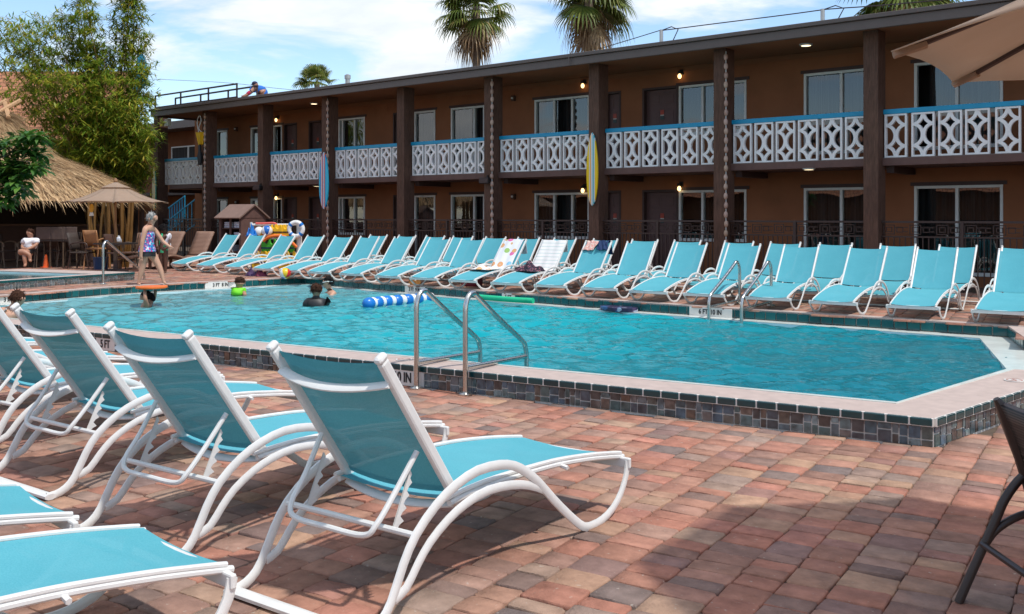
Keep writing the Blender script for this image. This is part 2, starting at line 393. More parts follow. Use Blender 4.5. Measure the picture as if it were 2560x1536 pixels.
def on_far(u, v, txt, w):                                                   # marker on the far wall
    g = G(u, v, (ZF+ZG)/2); best = None
    for i in range(len(far_wall)-1):
        a, b = far_wall[i], far_wall[i+1]; t = max(0, min(1, (g-a).xy.dot((b-a).xy)/(b-a).xy.length_squared)); q = a+(b-a)*t
        dd = (q.xy-g.xy).length
        if best is None or dd < best[0]: best = (dd, q, b-a)
    t = best[2].normalized(); nr = Vector((t.y, -t.x, 0)); c = best[1]+nr*.016
    marker((c.x, c.y, (ZF+ZG)/2-.004), atan2(t.y, t.x), txt, w, .136, .105)
on_far(541, 711, '3 FT  8 IN', .70); on_far(1000, 727, '3 FT  9 IN', .60); on_far(1247, 745, '5 FT', .32); on_far(1765, 782, '6 FT. 10 IN', .72); on_far(8, 748, '3 FT', .40)
def on_rim(u, v, txt, w):
    g = G(u, v, .078); t = Vector((cos(A97), sin(A97), 0)); s = (g-P1).dot(t); c = P1+t*s+Vector((t.y, -t.x, 0))*.014
    marker((c.x, c.y, .082), A97, txt, w, .15, .135, .72)
on_rim(263, 862, '5 FT', .36); on_rim(985, 943, '6 FT 10 IN', .72)
M['pinkline'] = simple('warning_red', (.42, .24, .2), .6)
def nodive(u, v, rz):
    g = G(u, v, ZC+.005)
    mb = MB(); mb.lathe([(.085, -.003), (.085, .003)], n=20); p = mb.build('no_diving_disc', M['marker'], pool, loc=g); p.rotation_euler = (0, 0, rz)
    mb = MB(); mb.tube([(.062*cos(a), .062*sin(a), .004) for a in [2*pi*k/20 for k in range(20)]], .008, 4, closed=True, flat=.3); mb.box((0, 0, .004), (.12, .012, .004), (0, 0, .7))
    mb.box((-.01, .0, .004), (.05, .014, .003), (0, 0, -.5)); mb.build('symbol', M['pinkline'], p)
nodive(1010, 899, A97); nodive(2536, 951, 1.4)
# water: rippled sheet; diffuse tint painted in for light absorbed and returned below
t = NT('pool_water'); v = t.coord('Object', (1, 1.7, 1), (0, 0, -.55)); w1 = t.n('ShaderNodeTexNoise', Scale=7., Detail=3.5, Roughness=.58, Distortion=.9); t.l(v, w1.inputs['Vector'])
w2 = t.n('ShaderNodeTexNoise', Scale=24., Detail=2., Roughness=.5, Distortion=.5); t.l(v, w2.inputs['Vector'])
hh = t.n('ShaderNodeMath', operation='MULTIPLY_ADD'); t.l(w2.outputs['Fac'], hh.inputs[0]); hh.inputs[1].default_value = .22; t.l(w1.outputs['Fac'], hh.inputs[2])
bmp = t.bump(hh.outputs[0], .6, .02)
fr = t.n('ShaderNodeFresnel', IOR=1.40); t.l(bmp, fr.inputs['Normal'])
gl = t.n('ShaderNodeBsdfGlossy', Roughness=.035); t.l(bmp, gl.inputs['Normal'])
tr = t.n('ShaderNodeBsdfTransparent', Color=(.80, .97, .98, 1))
xs_ = t.n('ShaderNodeSeparateXYZ'); t.l(t.coord('World'), xs_.inputs[0]); mr_ = t.n('ShaderNodeMapRange'); mr_.inputs[1].default_value = -17; mr_.inputs[2].default_value = -4; t.l(xs_.outputs[0], mr_.inputs[0])
dc = t.ramp(mr_.outputs[0], [(0, (.15, .37, .40)), (.35, (.03, .38, .43)), (.62, (.001, .37, .43)), (1, (.001, .19, .245))])      # deeper water is bluer
df = t.n('ShaderNodeBsdfDiffuse'); t.l(dc.outputs[0], df.inputs[0]); t.l(bmp, df.inputs['Normal'])
m0 = t.n('ShaderNodeMixShader'); m0.inputs[0].default_value = .80; t.l(tr.outputs[0], m0.inputs[1]); t.l(df.outputs[0], m0.inputs[2])
ms = t.n('ShaderNodeMixShader'); t.l(fr.outputs[0], ms.inputs[0]); t.l(m0.outputs[0], ms.inputs[1]); t.l(gl.outputs[0], ms.inputs[2])
M['water'] = t.done(ms)
rw = random.Random(17); WV = []
for _ in range(34):
    lam = rw.uniform(.13, .42)*(2.6 if _ < 7 else 1); an = rw.gauss(radians(-60), .75); kk_ = 2*pi/lam; WV.append((kk_*cos(an), kk_*sin(an), rw.uniform(0, 2*pi), rw.uniform(.05, .10)/kk_))
def wave(x, y):
    xx = x+.22*sin(y*1.7+.4)+.12*sin(x*2.3-y*1.1); yy = y+.20*sin(x*1.3+1.2)+.1*sin(y*3.1+x*.7)
    m_ = .75+.35*sin(x*.45+.8*sin(y*.5))*sin(y*.7+.3); return sum(a_*sin(kx*xx+ky*yy+ph) for kx, ky, ph, a_ in WV)*m_
xa, xb = min(p[0] for p in water)-.15, max(p[0] for p in water)+.15; ya, yb = min(p[1] for p in water)-.15, max(p[1] for p in water)+.15; stp = .042; nx_, ny_ = int((xb-xa)/stp), int((yb-ya)/stp)
cxw = sum(p[0] for p in water)/n; cyw = sum(p[1] for p in water)/n
wide = [(cxw+(x-cxw)*1.012, cyw+(y-cyw)*1.02) for x, y in water]; mb = MB(); ids = {}
for j in range(ny_+1):
    y = ya+j*stp
    for i in range(nx_+1):
        x = xa+i*stp
        if inpoly(x, y, wide): ids[i, j] = len(mb.v); mb.v.append((x, y, ZW-.012+wave(x, y)))
for (i, j), k0 in ids.items():
    q = [ids.get(t_) for t_ in ((i+1, j), (i+1, j+1), (i, j+1))]
    if None not in q: mb.f.append((k0, *q)); mb.mi.append(0)
wo_ = mb.build('pool_water', M['water']); wo_.data.polygons.foreach_set('use_smooth', [True]*len(wo_.data.polygons)); struct(wo_)
# ---------------------------------------------------------------- wading pool
wp = thing('wading_pool', 'small raised wading pool with mosaic tiled wall beside the thatched bar', 'wading pool')
ZT = .42
inner = []
for (x, y) in wadpoly:
    c = Vector((sum(p[0] for p in wadpoly)/4, sum(p[1] for p in wadpoly)/4, 0)); d = Vector((x, y, 0))-c; inner.append((c.x+d.x*.88, c.y+d.y*.80))
mb = MB(); mb.prism(wadpoly, ZT-.02, ZT, [inner]); mb.build('coping', M['coping'], wp)
mb = MB(); mb.wallstrip(wadpoly, ZF-.03, ZT-.02, closed=True); mb.build('rim_wall', M['grout'], wp)
pw = [Vector((*p, 0)) for p in wadpoly]; loop = [pw[0], pw[1], pw[2], pw[3], pw[0]]
mb = MB(); tile_row(mb, loop, ZT-.05, ZT+.003, .16, .02); mb.build('bullnose_trim', M['teal'], wp, bevel=.006)
mb = MB(); mosaic(mb, loop, ZF, ZT-.05, random.Random(8), 1.15)
M['mosaic_pale'] = island('pale_mosaic_tile', [(0, (.12, .13, .13)), (.25, (.16, .20, .22)), (.45, (.12, .08, .07)), (.6, (.2, .24, .25)), (.8, (.08, .11, .11)), (1, (.2, .17, .15))], .2, noise_amt=.5, nscale=16)
mb.build('mosaic_tiles', M['mosaic_pale'], wp)
mb = MB(); mb.wallstrip(inner, ZF-.12, ZT-.02, closed=True, flip=True); mb.sheet(inner, ZF-.12); mb.build('basin', M['plaster'], wp)
mb = MB(); tile_row(mb, [Vector((*p, 0)) for p in (inner[3], inner[2])], ZT-.055, ZT-.022, .16, .012); mb.build('waterline_tiles', M['teal'], wp)
mb = MB(); mb.sheet(inner, ZT-.045)
t = NT('wading_water'); v = t.coord('Object'); b_ = t.bump(t.noise(v, 3., 3), .4, .02); M['wade'] = t.done(t.prin((.06, .17, .18), .06, 0, b_, .6))
struct(mb.build('wading_pool_water', M['wade']))
# ---------------------------------------------------------------- motel
YC, YW, YR = 18.7, 20.4, 18.3           # column fronts, room wall, roof edge
colX = [WX(u, YC) for u in (2158, 1783.7, 1471.5, 1210, 992, 804, 644, 505, 384)]
colX = [colX[0]+3.19*k for k in (3, 2, 1)]+colX
Zs1 = WY(2204, 397, 19.0).z; Zs0 = Zs1-.14; ZFL2 = Zs1+.0; ZSOF = WY(2156, 76, YR).z+.06
def wood(name, c, bump=.5):
    t = NT(name); v = t.coord('Object', (14, 14, 1.6)); f = t.noise(v, 3., 6, .65); f2 = t.noise(t.coord('Object', (1, 1, 1)), 2.2, 3)
    r = t.ramp(f, [(.3, tuple(x*.62 for x in c)), (.7, tuple(x*1.25 for x in c))]); r2 = t.ramp(f2, [(.3, (.82,)*3), (.7, (1.1,)*3)])
    return t.done(t.prin(t.mix(1., r.outputs[0], r2.outputs[0], 'MULTIPLY'), .75, 0, t.bump(f, bump, .02), .25))
M['column'] = wood('rough_sawn_post', (.12, .064, .044), .9)
M['wall'] = simple('brown_stucco', (.26, .108, .052), .9, var=.13, scale=1.4, bump=.12, bscale=60, spec=.15)
M['soffit'] = simple('soffit_paint', (.24, .105, .05), .8, var=.06, scale=1.5, spec=.2)
M['fascia'] = simple('fascia_metal', (.115, .088, .078), .45, var=.06, spec=.4)
M['dkbrown'] = simple('dark_brown_paint', (.055, .03, .025), .6, var=.12)
M['rail'] = simple('blue_rail_paint', (.006, .27, .46), .45, var=.05)
M['block'] = simple('breeze_block_white', (.80, .78, .76), .7, var=.06, scale=8)
M['frame'] = simple('window_frame_white', (.66, .69, .66), .4, var=.04)
M['door'] = simple('door_paint', (.105, .055, .050), .5, var=.08)
M['curt'] = None
t = NT('curtain'); v = t.coord('Object', (1, 1, .02)); f = t.noise(v, 16, 2); r = t.ramp(f, [(.35, (.028, .029, .030)), (.65, (.10, .103, .104))]); oi = t.n('ShaderNodeObjectInfo'); rr_ = t.ramp(oi.outputs['Random'], [(0, (.55, .5, .45)), (.5, (1, 1, 1)), (1, (1.7, 1.7, 1.65))]); r = t.mix(1., r.outputs[0], rr_.outputs[0], 'MULTIPLY').node; M['curt'] = t.done(t.prin(r.outputs[2], .9, 0, t.bump(f, .8, .03)))
t = NT('window_glass'); fr = t.n('ShaderNodeFresnel', IOR=2.1); tr = t.n('ShaderNodeBsdfTransparent', Color=(.72, .76, .76, 1)); gl = t.n('ShaderNodeBsdfGlossy', Roughness=.01)
gb = t.bump(t.noise(t.coord('Object'), 1.1, 1), .06, .05); t.l(gb, gl.inputs['Normal'])
ms = t.n('ShaderNodeMixShader'); t.l(fr.outputs[0], ms.inputs[0]); t.l(tr.outputs[0], ms.inputs[1]); t.l(gl.outputs[0], ms.inputs[2]); M['glass'] = t.done(ms)
def emit(name, c, s):
    t = NT(name); e = t.n('ShaderNodeEmission', Strength=s); e.inputs[0].default_value = (*c, 1); return t.done(e)
M['bulb'] = emit('lamp_bulb', (1, .62, .25), 2.6); M['downlight'] = emit('downlight_lens', (1, .80, .50), 2.2)
motel = thing('motel_building', 'long two storey brown motel with white breeze block balconies behind the pool', 'building')
XL = WX(487, YW); XE = 14.; XRL = WX(380, YR)
def remapY(mb, Y):                       # built flat in x,y with thickness z -> standing wall at Y going back
    mb.v = [(x, Y+z, y) for x, y, z in mb.v]; mb.f = [f[::-1] for f in mb.f]; return mb
wins = [(541.7, 569, [], .1), (627.6, 650, [], .1), (683, 705.6, [], .1), (847, 912.6, [856, 886], .8), (1036.7, 1088.5, [], .1), (1128, 1212, [1185], .1), (1337, 1474, [1385, 1430], .8), (1697.5, 1866.5, [1756, 1812], .8), (2010, 2196, [2103], .22), (2285.7, 2508, [2392], .22)]
doors = [(709, 742.5), (772, 806), (983, 993), (1512, 1552.5), (1606, 1696)]
extra = [(-1.9, .1, [-.9], .22), (3.2, 5.4, [4.3], .22)]
ZD = [(ZF, Zs0), (Zs1, ZSOF)]
holes = []; WIN = []; DOO = []
for fl, (z0, z1) in enumerate(ZD):
    top = z0+2.0 if fl == 0 else z0+1.98
    for u0, u1, mu, sill in wins:
        WIN.append((WX(u0, YW), WX(u1, YW), [WX(m, YW) for m in mu], z0+sill, top))
    for x0, x1, mu, sill in extra: WIN.append((x0, x1, mu, z0+sill, top))
    for u0, u1 in doors: DOO.append((WX(u0, YW), WX(u1, YW), z0+.01, top+.03))
rects = [(a, b, c, d) for a, b, m_, c, d in WIN]+[(a, b, c, d) for a, b, c, d in DOO]
mb = remapY(MB().prism([(XL, ZF-.2), (XE, ZF-.2), (XE, ZSOF+.02), (XL, ZSOF+.02)], 0, .22, [[(a, c), (b, c), (b, d), (a, d)] for a, b, c, d in rects]), YW)
mb.bx(XL+.003, XL+.2, YW+.223, 29, ZF, ZSOF); mb.bx(XE-.2, XE, YW+.223, 29, ZF, ZSOF); mb.bx(XL+.2, XE-.2, 28.8, 29, ZF, ZSOF)
for x in [colX[i]+.14+dx for i in range(12) for dx in (.9, 2.1)]:                    # panel joints
    if x > XL+.1: mb.bx(x-.008, x+.008, YW-.004, YW+.01, Zs1+2.03, ZSOF)
mb.build('wall', M['wall'], motel)
MB().bx(XL, XE, YW-.012, YW+.02, ZSOF-.12, ZSOF-.005).build('wall_trim', M['soffit'], motel)
mb = MB(); mb.bx(XRL, XE, YR+.03, 29.6, ZSOF, ZSOF+.165); mb.build('roof', M['soffit'], motel)
mb = MB(); mb.bx(XRL-.02, XE, YR-.05, YR+.03, ZSOF-.06, ZSOF+.12); mb.bx(XRL-.05, XE, YR-.11, YR+.03, ZSOF+.124, ZSOF+.205); mb.bx(XRL-.02, XRL+.06, YR+.03, 29.6, ZSOF-.06, ZSOF+.205)
mb.bx(XRL, XE, YR-.02, 29.6, ZSOF+.17, ZSOF+.19); mb.bx(WX(1429, YR)-.012, WX(1429, YR)+.012, YR-.118, YR-.10, ZSOF-.05, ZSOF+.207); mb.build('fascia', M['fascia'], motel, bevel=.012)
MB().bx(XRL+.1, XE, 18.93, YW, Zs0, Zs1).build('walkway_slab', simple('walkway_edge', (.12, .062, .05), .7), motel)
MB().bx(XRL+.1, XE, 18.955, YW-.01, Zs1, Zs1+.012).build('walkway_floor', simple('walkway_floor', (.22, .19, .17), .8), motel)
for x in colX:
    MB().bx(x, x+.285, YC, YC+.40, ZF, ZSOF-.003).build('column', M['column'], motel, bevel=.008)
    MB().bx(x+.30, x+.44, YC+.42, YW-.02, Zs0-.13, Zs0-.003).build('bracket_beam', M['dkbrown'], motel)
def arc(cx, cz, rx, rz, a0, a1, n=7): return [(cx+rx*cos(radians(a0+(a1-a0)*i/n)), 0, cz+rz*sin(radians(a0+(a1-a0)*i/n))) for i in range(n+1)]
BW, BH = .415, .865
mb = MB(); d = .085; e = .034
mb.bx(-BW/2, -BW/2+e, -d/2, d/2, 0, BH); mb.bx(BW/2-e, BW/2, -d/2, d/2, 0, BH); mb.bx(-BW/2+e, BW/2-e, -d/2, d/2, 0, e); mb.bx(-BW/2+e, BW/2-e, -d/2, d/2, BH-e, BH)
rb_n = [0]
def ribbon(pts, w, dep):
    rb_n[0] += 1; dep = dep-.0016*rb_n[0]                 # flat ribbon in the xz plane with depth along y
    L = [Vector(p) for p in pts]; vs = []; fs = []; k = len(L)
    for i, p in enumerate(L):
        tt = (L[min(i+1, k-1)]-L[max(i-1, 0)]).normalized(); nn = Vector((-tt.z, 0, tt.x))*w/2
        for s_ in (-1, 1):
            for yy in (-dep/2, dep/2): vs.append((p.x+nn.x*s_, yy, p.z+nn.z*s_))
    for i in range(k-1):
        a = i*4; b = a+4; fs += [(a, b, b+1, a+1), (a+2, a+3, b+3, b+2), (a, a+2, b+2, b), (a+1, b+1, b+3, a+3)]
    mb.add(vs, fs)
rx, rz = BW/2-.022, BH/4-.004
for sx in (-1, 1):
    x0 = sx*(BW/2-.012)
    f = (lambda L: L) if sx < 0 else (lambda L: L)
    a = (-90, 90) if sx < 0 else (90, 270)
    ribbon(arc(x0, BH/2, rx, rz, *a, 12), .060, d*.84)
    ribbon(arc(x0, .012, rx, rz, 0, 90) if sx < 0 else arc(x0, .012, rx, rz, 90, 180), .060, d*.84)
    ribbon(arc(x0, BH-.012, rx, rz, -90, 0) if sx < 0 else arc(x0, BH-.012, rx, rz, 180, 270), .060, d*.84)
for zz in (BH*.5, .055, BH-.055): mb.bx(-.022, .022, -d*.38, d*.38, zz-.05, zz+.05)
blk = mb.mesh('screen_block', M['block'])
ZRT = WY(2204, 276, 19.0).z
for i in range(len(colX)-1):
    xr = colX[i]; xl = colX[i+1]+.285
    MB().bx(xl+.003, xr-.003, 18.955, 19.075, ZRT-.09, ZRT+.005).build('balcony_rail', M['rail'], motel, bevel=.01)
    nblk = 6; pit = (xr-xl)/nblk; zb = Zs1+.012
    for k in range(nblk):
        o = bpy.data.objects.new('screen_block', blk); COL.objects.link(o); o.parent = motel; o.location = (xl+pit*(k+.5)+random.uniform(-.012, .012), 19.01, zb); o.scale = (1, 1, (ZRT-.092-zb)/BH)
# doors
def panel_door(x0, x1, z0, z1):
    mb = MB(); w = x1-x0; fr_ = .055; Y = YW+.11
    d_ = MB().bx(x0+fr_+.004, x1-fr_-.004, Y, Y+.05, z0, z1-fr_-.004).build('door', M['door'], motel)
    fm = MB(); fm.bx(x0, x0+fr_, YW-.012, YW+.17, z0, z1); fm.bx(x1-fr_, x1, YW-.012, YW+.17, z0, z1); fm.bx(x0+fr_, x1-fr_, YW-.012, YW+.17, z1-fr_, z1); fm.build('frame', M['dkbrown'], d_)
    H = z1-z0
    for (za, zb_) in ((.07, .38), (.42, .74), (.79, .93)):
        for (xa, xb) in ((.14, .46), (.54, .86)):
            mb.bx(x0+w*xa, x0+w*xb, Y-.004, Y+.01, z0+H*za, z0+H*zb_); mb.bx(x0+w*(xa+.05), x0+w*(xb-.05), Y-.012, Y, z0+H*za+.04, z0+H*zb_-.04)
    mb.build('panel', M['door'], d_, bevel=.004)
    MB().ball((x1-fr_-.09, Y-.05, z0+.95), .032).bx(x1-fr_-.11, x1-fr_-.07, Y-.02, Y, z0+.85, z0+1.1).build('handle', M['dkbrown'], d_, True)
    tg = MB().bx(x0+w*.5-.05, x0+w*.5+.05, Y-.018, Y-.013, z0+1.22, z0+1.45); tg.build('hang_tag', M['tag'], d_)
t = NT('door_tag'); v = t.coord('Generated'); s_ = t.n('ShaderNodeSeparateXYZ'); t.l(v, s_.inputs[0]); r = t.ramp(s_.outputs[2], [(0, (.03, .06, .06)), (.38, (.5, .48, .42)), (.5, (.40, .06, .03)), (.8, (.35, .05, .03))], 'CONSTANT'); M['tag'] = t.done(t.prin(r.outputs[0], .5))
for dd in DOO: panel_door(*dd)
for (x0, x1, mu, z0, z1) in WIN:
    fm = MB(); f_ = .055; Y0, Y1 = YW-.02, YW+.09
    fm.bx(x0, x0+f_, Y0, Y1, z0, z1); fm.bx(x1-f_, x1, Y0, Y1, z0, z1); fm.bx(x0+f_, x1-f_, Y0, Y1, z1-f_, z1); fm.bx(x0+f_, x1-f_, Y0, Y1, z0, z0+f_*1.3)
    for m_ in mu: fm.bx(m_-.03, m_+.03, Y0+.012, Y1, z0+f_*1.3, z1-f_)
    w = fm.build('window', M['frame'], motel, bevel=.006)
    MB().add([(x0+f_, YW+.05, z0+f_), (x1-f_, YW+.05, z0+f_), (x1-f_, YW+.05, z1-f_), (x0+f_, YW+.05, z1-f_)], [(0, 1, 2, 3)]).build('pane', M['glass'], w)
    cf = random.choice((1., 1., .8, .62, .9)); cx0 = x0-.1 if random.random() < .5 else x1+.1-(x1-x0+.2)*cf
    MB().grid(lambda a, b: (cx0+(x1-x0+.2)*cf*a, YW+.30+.03*sin(a*(x1-x0)*40), z0-.05+(z1-z0+.1)*b), max(10, int((x1-x0)*30)), 1).build('curtain', M['curt'], w, True)
    MB().bx(x0-.07, x1+.07, YW-.02, YW-.002, z1+.003, z1+.075).build('head_trim', M['dkbrown'], w)
MB().bx(XL+.2, XE-.2, YW+.8, YW+.83, ZF, ZSOF-.01).build('dim_room_sheet', simple('dim_room', (.05, .05, .05), .9), motel)  # dark sheet behind the windows stands in for the shade inside the rooms
def wall_lamp(u, v):
    p = WY(u, v, YW-.10)
    b = MB().lathe([(.012, .05), (.05, .05), (.055, .10), (.03, .12)], (p.x, p.y, p.z), 10).bx(p.x-.02, p.x+.02, p.y, YW, p.z+.07, p.z+.11).bx(p.x-.05, p.x+.05, YW-.015, YW, p.z+.03, p.z+.16).build('wall_lamp', M['black'], motel)
    MB().ball((p.x, p.y, p.z-.01), .045, 10, 8, (1, 1, 1.35)).build('bulb', M['bulb'], b, True)
for q in ((1456.6, 214), (1699, 190), (690, 300), (690, 495), (1456.6, 476), (1698, 471)): wall_lamp(*q)
M['alu'] = simple('galvanised_metal', (.45, .44, .42), .35, .7)
for u, v in ((1283, 246), (1283, 492), (590, 323), (592, 506)):
    p = WY(u, v, YW-.05); o = MB().bx(p.x-.055, p.x+.055, YW-.09, YW-.0, p.z-.075, p.z+.075).build('light_fitting', M['column'], motel, bevel=.01); MB().lathe([(.03, 0), (.026, .03)], (0, 0, 0), 10).build('lens', M['frame'], o, True, loc=(p.x, YW-.092, p.z)).rotation_euler = (pi/2, 0, 0)
for u, v, z in ((785, 258, ZSOF), (2015, 111, ZSOF), (792, 464, Zs0), (2022, 421, Zs0)):
    zc = F*(CH-z)/(v-HZ); p = G(u, v, z)
    o = MB().lathe([(.13, -.025), (.10, -.03), (.14, 0)], (p.x, p.y, z-.002), 16).build('downlight', M['frame'], motel, True); MB().lathe([(.0, -.034), (.095, -.031)], (p.x, p.y, z-.002), 16).build('lens', M['downlight'], o)
# ---------------------------------------------------------------- fence bays
M['iron'] = simple('brown_iron', (.045, .024, .019), .5, var=.1)
ZFT = WY(1640, 550.6, 18.9).z; YF = 18.88
for i in range(len(colX)-1):
    xr = colX[i]; xl = colX[i+1]+.285; w = xr-xl
    side = ['beyond the right edge', 'right of the last visible post', 'at the far right behind the end loungers', 'behind the right group of empty loungers', 'right of the yellow surfboard', 'left of the yellow surfboard', 'behind the towel covered loungers', 'right of the lifebuoy', 'behind the lifebuoy and toy rack', 'behind the towel hutch', 'by the blue stairs', 'left end'][i]
    fb = thing('iron_fence', 'brown iron fence panel with square key pattern '+side, 'fence', (xl+w/2, YF, ZF), 0, 'iron fence panels between the motel posts')
    h_ = ZFT-ZF
    mb = MB(); mb.bx(-w/2+.004, w/2-.004, -.025, .025, h_-.04, h_)
    for zz in (h_-.30, .10): mb.bx(-w/2+.004, w/2-.004, -.018, .018, zz-.015, zz+.015)
    mb.build('rail', M['iron'], fb)
    mb = MB(); k = int(w/.105)
    for j in range(k+1): x = -w/2+.02+(w-.04)*j/k; mb.bx(x-.009, x+.009, -.009, .009, .03, h_-.315)
    mb.build('pickets', M['iron'], fb)
    mb = MB(); za, zb = h_-.285, h_-.045; m_ = (za+zb)/2; kk = max(2, int(w/.42)); pw_ = w/kk
    def loop_(cx_, s_): 
        for a, b in ((-1, 0), (1, 0)): mb.bx(cx_+a*s_-.008, cx_+a*s_+.008, -.007, .007, m_-s_*.85, m_+s_*.85)
        for b in (-1, 1): mb.bx(cx_-s_-.008, cx_+s_+.008, -.007, .007, m_+b*s_*.85-.008, m_+b*s_*.85+.008)
    for j in range(kk):
        cx_ = -w/2+pw_*(j+.5); loop_(cx_-.10, .10); loop_(cx_+.10, .055); loop_(cx_-.10, .05)
        mb.bx(cx_, cx_+pw_*.5, -.007, .007, m_+.03, m_+.046); mb.bx(cx_+.155, cx_+pw_*.5, -.007, .007, m_-.046, m_-.03)
    mb.build('key_pattern', M['iron'], fb)
    MB().bx(-.03, .03, -.03, .03, 0, h_-.003).build('post', M['iron'], fb)
# ---------------------------------------------------------------- strings of floats, surfboards, speakers on the posts
t = NT('float_bead'); oi = t.n('ShaderNodeObjectInfo'); r = t.ramp(oi.outputs['Random'], [(0, (.34, .21, .16)), (.5, (.50, .34, .27)), (1, (.42, .29, .20))]); M['bead'] = t.done(t.prin(r.outputs[0], .4))
bead = MB().ball((0, 0, 0), .045, 10, 8, (1, 1, 1.6)).mesh('bead', M['bead'], True)
for u0, u1, vt, where in ((1815, 1818, 112, 'right of the yellow surfboard post'), (1230, 1237, 182, 'on the post above the striped towel'), (819, 828, 238, 'beside the blue striped surfboard'), (512, 524, 283, 'at the corner post near the stairs')):
    p = WY(u0, vt, YC-.03); zt = ZSOF-.08; zb = .75
    s_ = thing('float_string', 'string of brown oval floats hanging '+where, 'float string', (p.x, p.y, zb), 0, 'strings of floats on the motel posts')
    MB().tube([(0, 0, -.05), (0, 0, zt-zb)], .008, 5).build('cord', M['frame'], s_)
    k = int((zt-zb)/.195)
    for j in range(k):
        o = bpy.data.objects.new('bead', bead); COL.objects.link(o); o.parent = s_; o.location = (random.uniform(-.008, .008), 0, (zt-zb)-.12-.195*j)
def board(u, v0, v1, wdt, stops, label, Y=YC-.07):
    a = WY(u, v0, Y); b = WY(u, v1, Y); L = a.z-b.z; c = (a+b)/2
    t = NT('surfboard_stripes'); co = t.n('ShaderNodeTexCoord'); s_ = t.n('ShaderNodeSeparateXYZ'); t.l(co.outputs['Object'], s_.inputs[0])
    m_ = t.n('ShaderNodeMapRange'); m_.inputs[1].default_value = -wdt/2; m_.inputs[2].default_value = wdt/2; t.l(s_.outputs[0], m_.inputs[0])
    r = t.ramp(m_.outputs[0], stops, 'CONSTANT'); mt = t.done(t.prin(r.outputs[0], .25, 0, None, .5))
    prof = []; N = 22
    for i in range(N+1):
        x = -1+2*i/N; hw = wdt/2*max(0, 1-abs(x)**2.1)**.62; prof.append((x*L/2, hw*(1-.12*x)))
    poly = [(h, z) for z, h in prof]+[(-h, z) for z, h in prof[::-1][1:-1]]
    mb = remapY(MB().prism(poly, -.025, .025), 0)
    o = mb.build('surfboard', mt, None, bevel=.015, loc=(c.x, Y, c.z)); tag(o, label, 'surfboard', 'surfboards mounted on the motel posts')
wt, ye, or_, tq = (.72, .72, .68), (.85, .55, .01), (.85, .38, .05), (.03, .42, .50)
board(1481, 331, 516, .32, [(0, ye), (.26, wt), (.32, or_), (.42, wt), (.52, tq), (.57, wt), (.62, tq), (.70, wt), (.76, ye)], 'yellow surfboard with white, orange and turquoise stripes on a post')
bl, rd_, sk = (.03, .24, .60), (.72, .20, .13), (.03, .52, .72)
board(810, 380, 524, .42, [(0, sk), (.14, bl), (.24, wt), (.32, rd_), (.42, bl), (.50, wt), (.58, rd_), (.66, bl), (.74, sk)], 'blue surfboard with red and white stripes on a post')
gn = (.03, .20, .13)
board(386, 417, 528, .26, [(0, (.45, .25, .03)), (.25, gn), (.38, (.6, .42, .03)), (.5, (.5, .1, .05)), (.6, (.6, .42, .03)), (.72, gn)], 'green and yellow striped surfboard beside the tan parasol')
for u, v, w in ((1213, 452, 'below the floats on the middle post'), (645, 470, 'above the towel hutch')):
    p = WY(u, v, YC-.14); s_ = thing('outdoor_speaker', 'small black loudspeaker bracketed to the post '+w, 'loudspeaker', p, .3, 'loudspeakers on the motel posts')
    MB().bx(-.14, .12, -.09, .09, -.075, .075).build('cabinet', M['black'], s_, bevel=.02); MB().bx(.0, .03, .09, .14, -.02, .14).build('bracket', M['black'], s_)
    MB().bx(-.13, .11, -.098, -.088, -.06, .06).build('grille', M['dkbrown'], s_)
# ---------------------------------------------------------------- rear wing, stairs, roof gear
xw = WX(500, 26); zr = WY(440, 322, 25).z
wing = thing('rear_wing', 'brown rear wing with sloping roof seen past the end of the balcony', 'building')
MB().bx(-62, xw+4, 26, 34, ZF, zr).build('wall', M['wall'], wing)
MB().bx(-62.4, xw+4.2, 24.9, 35, zr, zr+.35).build('roof', M['fascia'], wing)
a, b = WY(429, 368, 25.95), WY(489, 398, 25.95); fm = MB().bx(a.x, b.x, 25.93, 25.99, b.z-.6, b.z-.52).bx(a.x, b.x, 25.93, 25.99, a.z-.06, a.z).bx(a.x, a.x+.06, 25.93, 25.99, b.z-.52, a.z-.06)
m_ = WX(471, 25.95); fm.bx(m_-.05, m_+.05, 25.93, 25.99, b.z-.52, a.z-.06); w = fm.build('window', M['frame'], wing); MB().bx(a.x+.06, b.x, 25.965, 25.985, b.z-.5, a.z-.06).build('pane', M['curt'], w)
MB().bx(-62, xw+4, 24.6, 26, Zs0, Zs1).build('walkway_slab', M['dkbrown'], wing)
ow = thing('reflection_wing', 'long low wing with an orange tiled roof added behind the viewer for window reflections', 'building')  # unseen wing, added so the motel windows have a roof to reflect
MB().bx(-48, -8, -22, -15, 0, 2.9).build('wall', M['wall'], ow); mb = MB(); mb.add([(-49, -14, 2.9), (-7, -14, 2.9), (-8, -17, 7.2), (-48, -17, 7.2), (-7, -23, 2.9), (-8, -20, 7.2), (-49, -23, 2.9), (-48, -20, 7.2)], [(0, 1, 2, 3), (1, 4, 5, 2), (3, 2, 5, 7), (6, 0, 3, 7), (4, 6, 7, 5)]); OWR = mb
hd = random.Random(3); mb = MB()  # unseen hedge, added to darken what the lower windows reflect
M['hedge'] = island('hedge_leaf', [(0, (.02, .05, .012)), (1, (.06, .11, .025))], .6, .2)
for _ in range(5000):
    p = Vector((hd.uniform(-8, 30), -15+hd.uniform(-.7, .7), hd.uniform(0, 2.5))); d = Vector((hd.uniform(-1, 1), hd.uniform(-1, 1), hd.uniform(-.3, 1))).normalized()*.28; s_ = d.cross(Vector((0, 0, 1)))*.4
    mb.add([p, p+d*.5+s_, p+d, p+d*.5-s_], [(0, 1, 2, 3)])
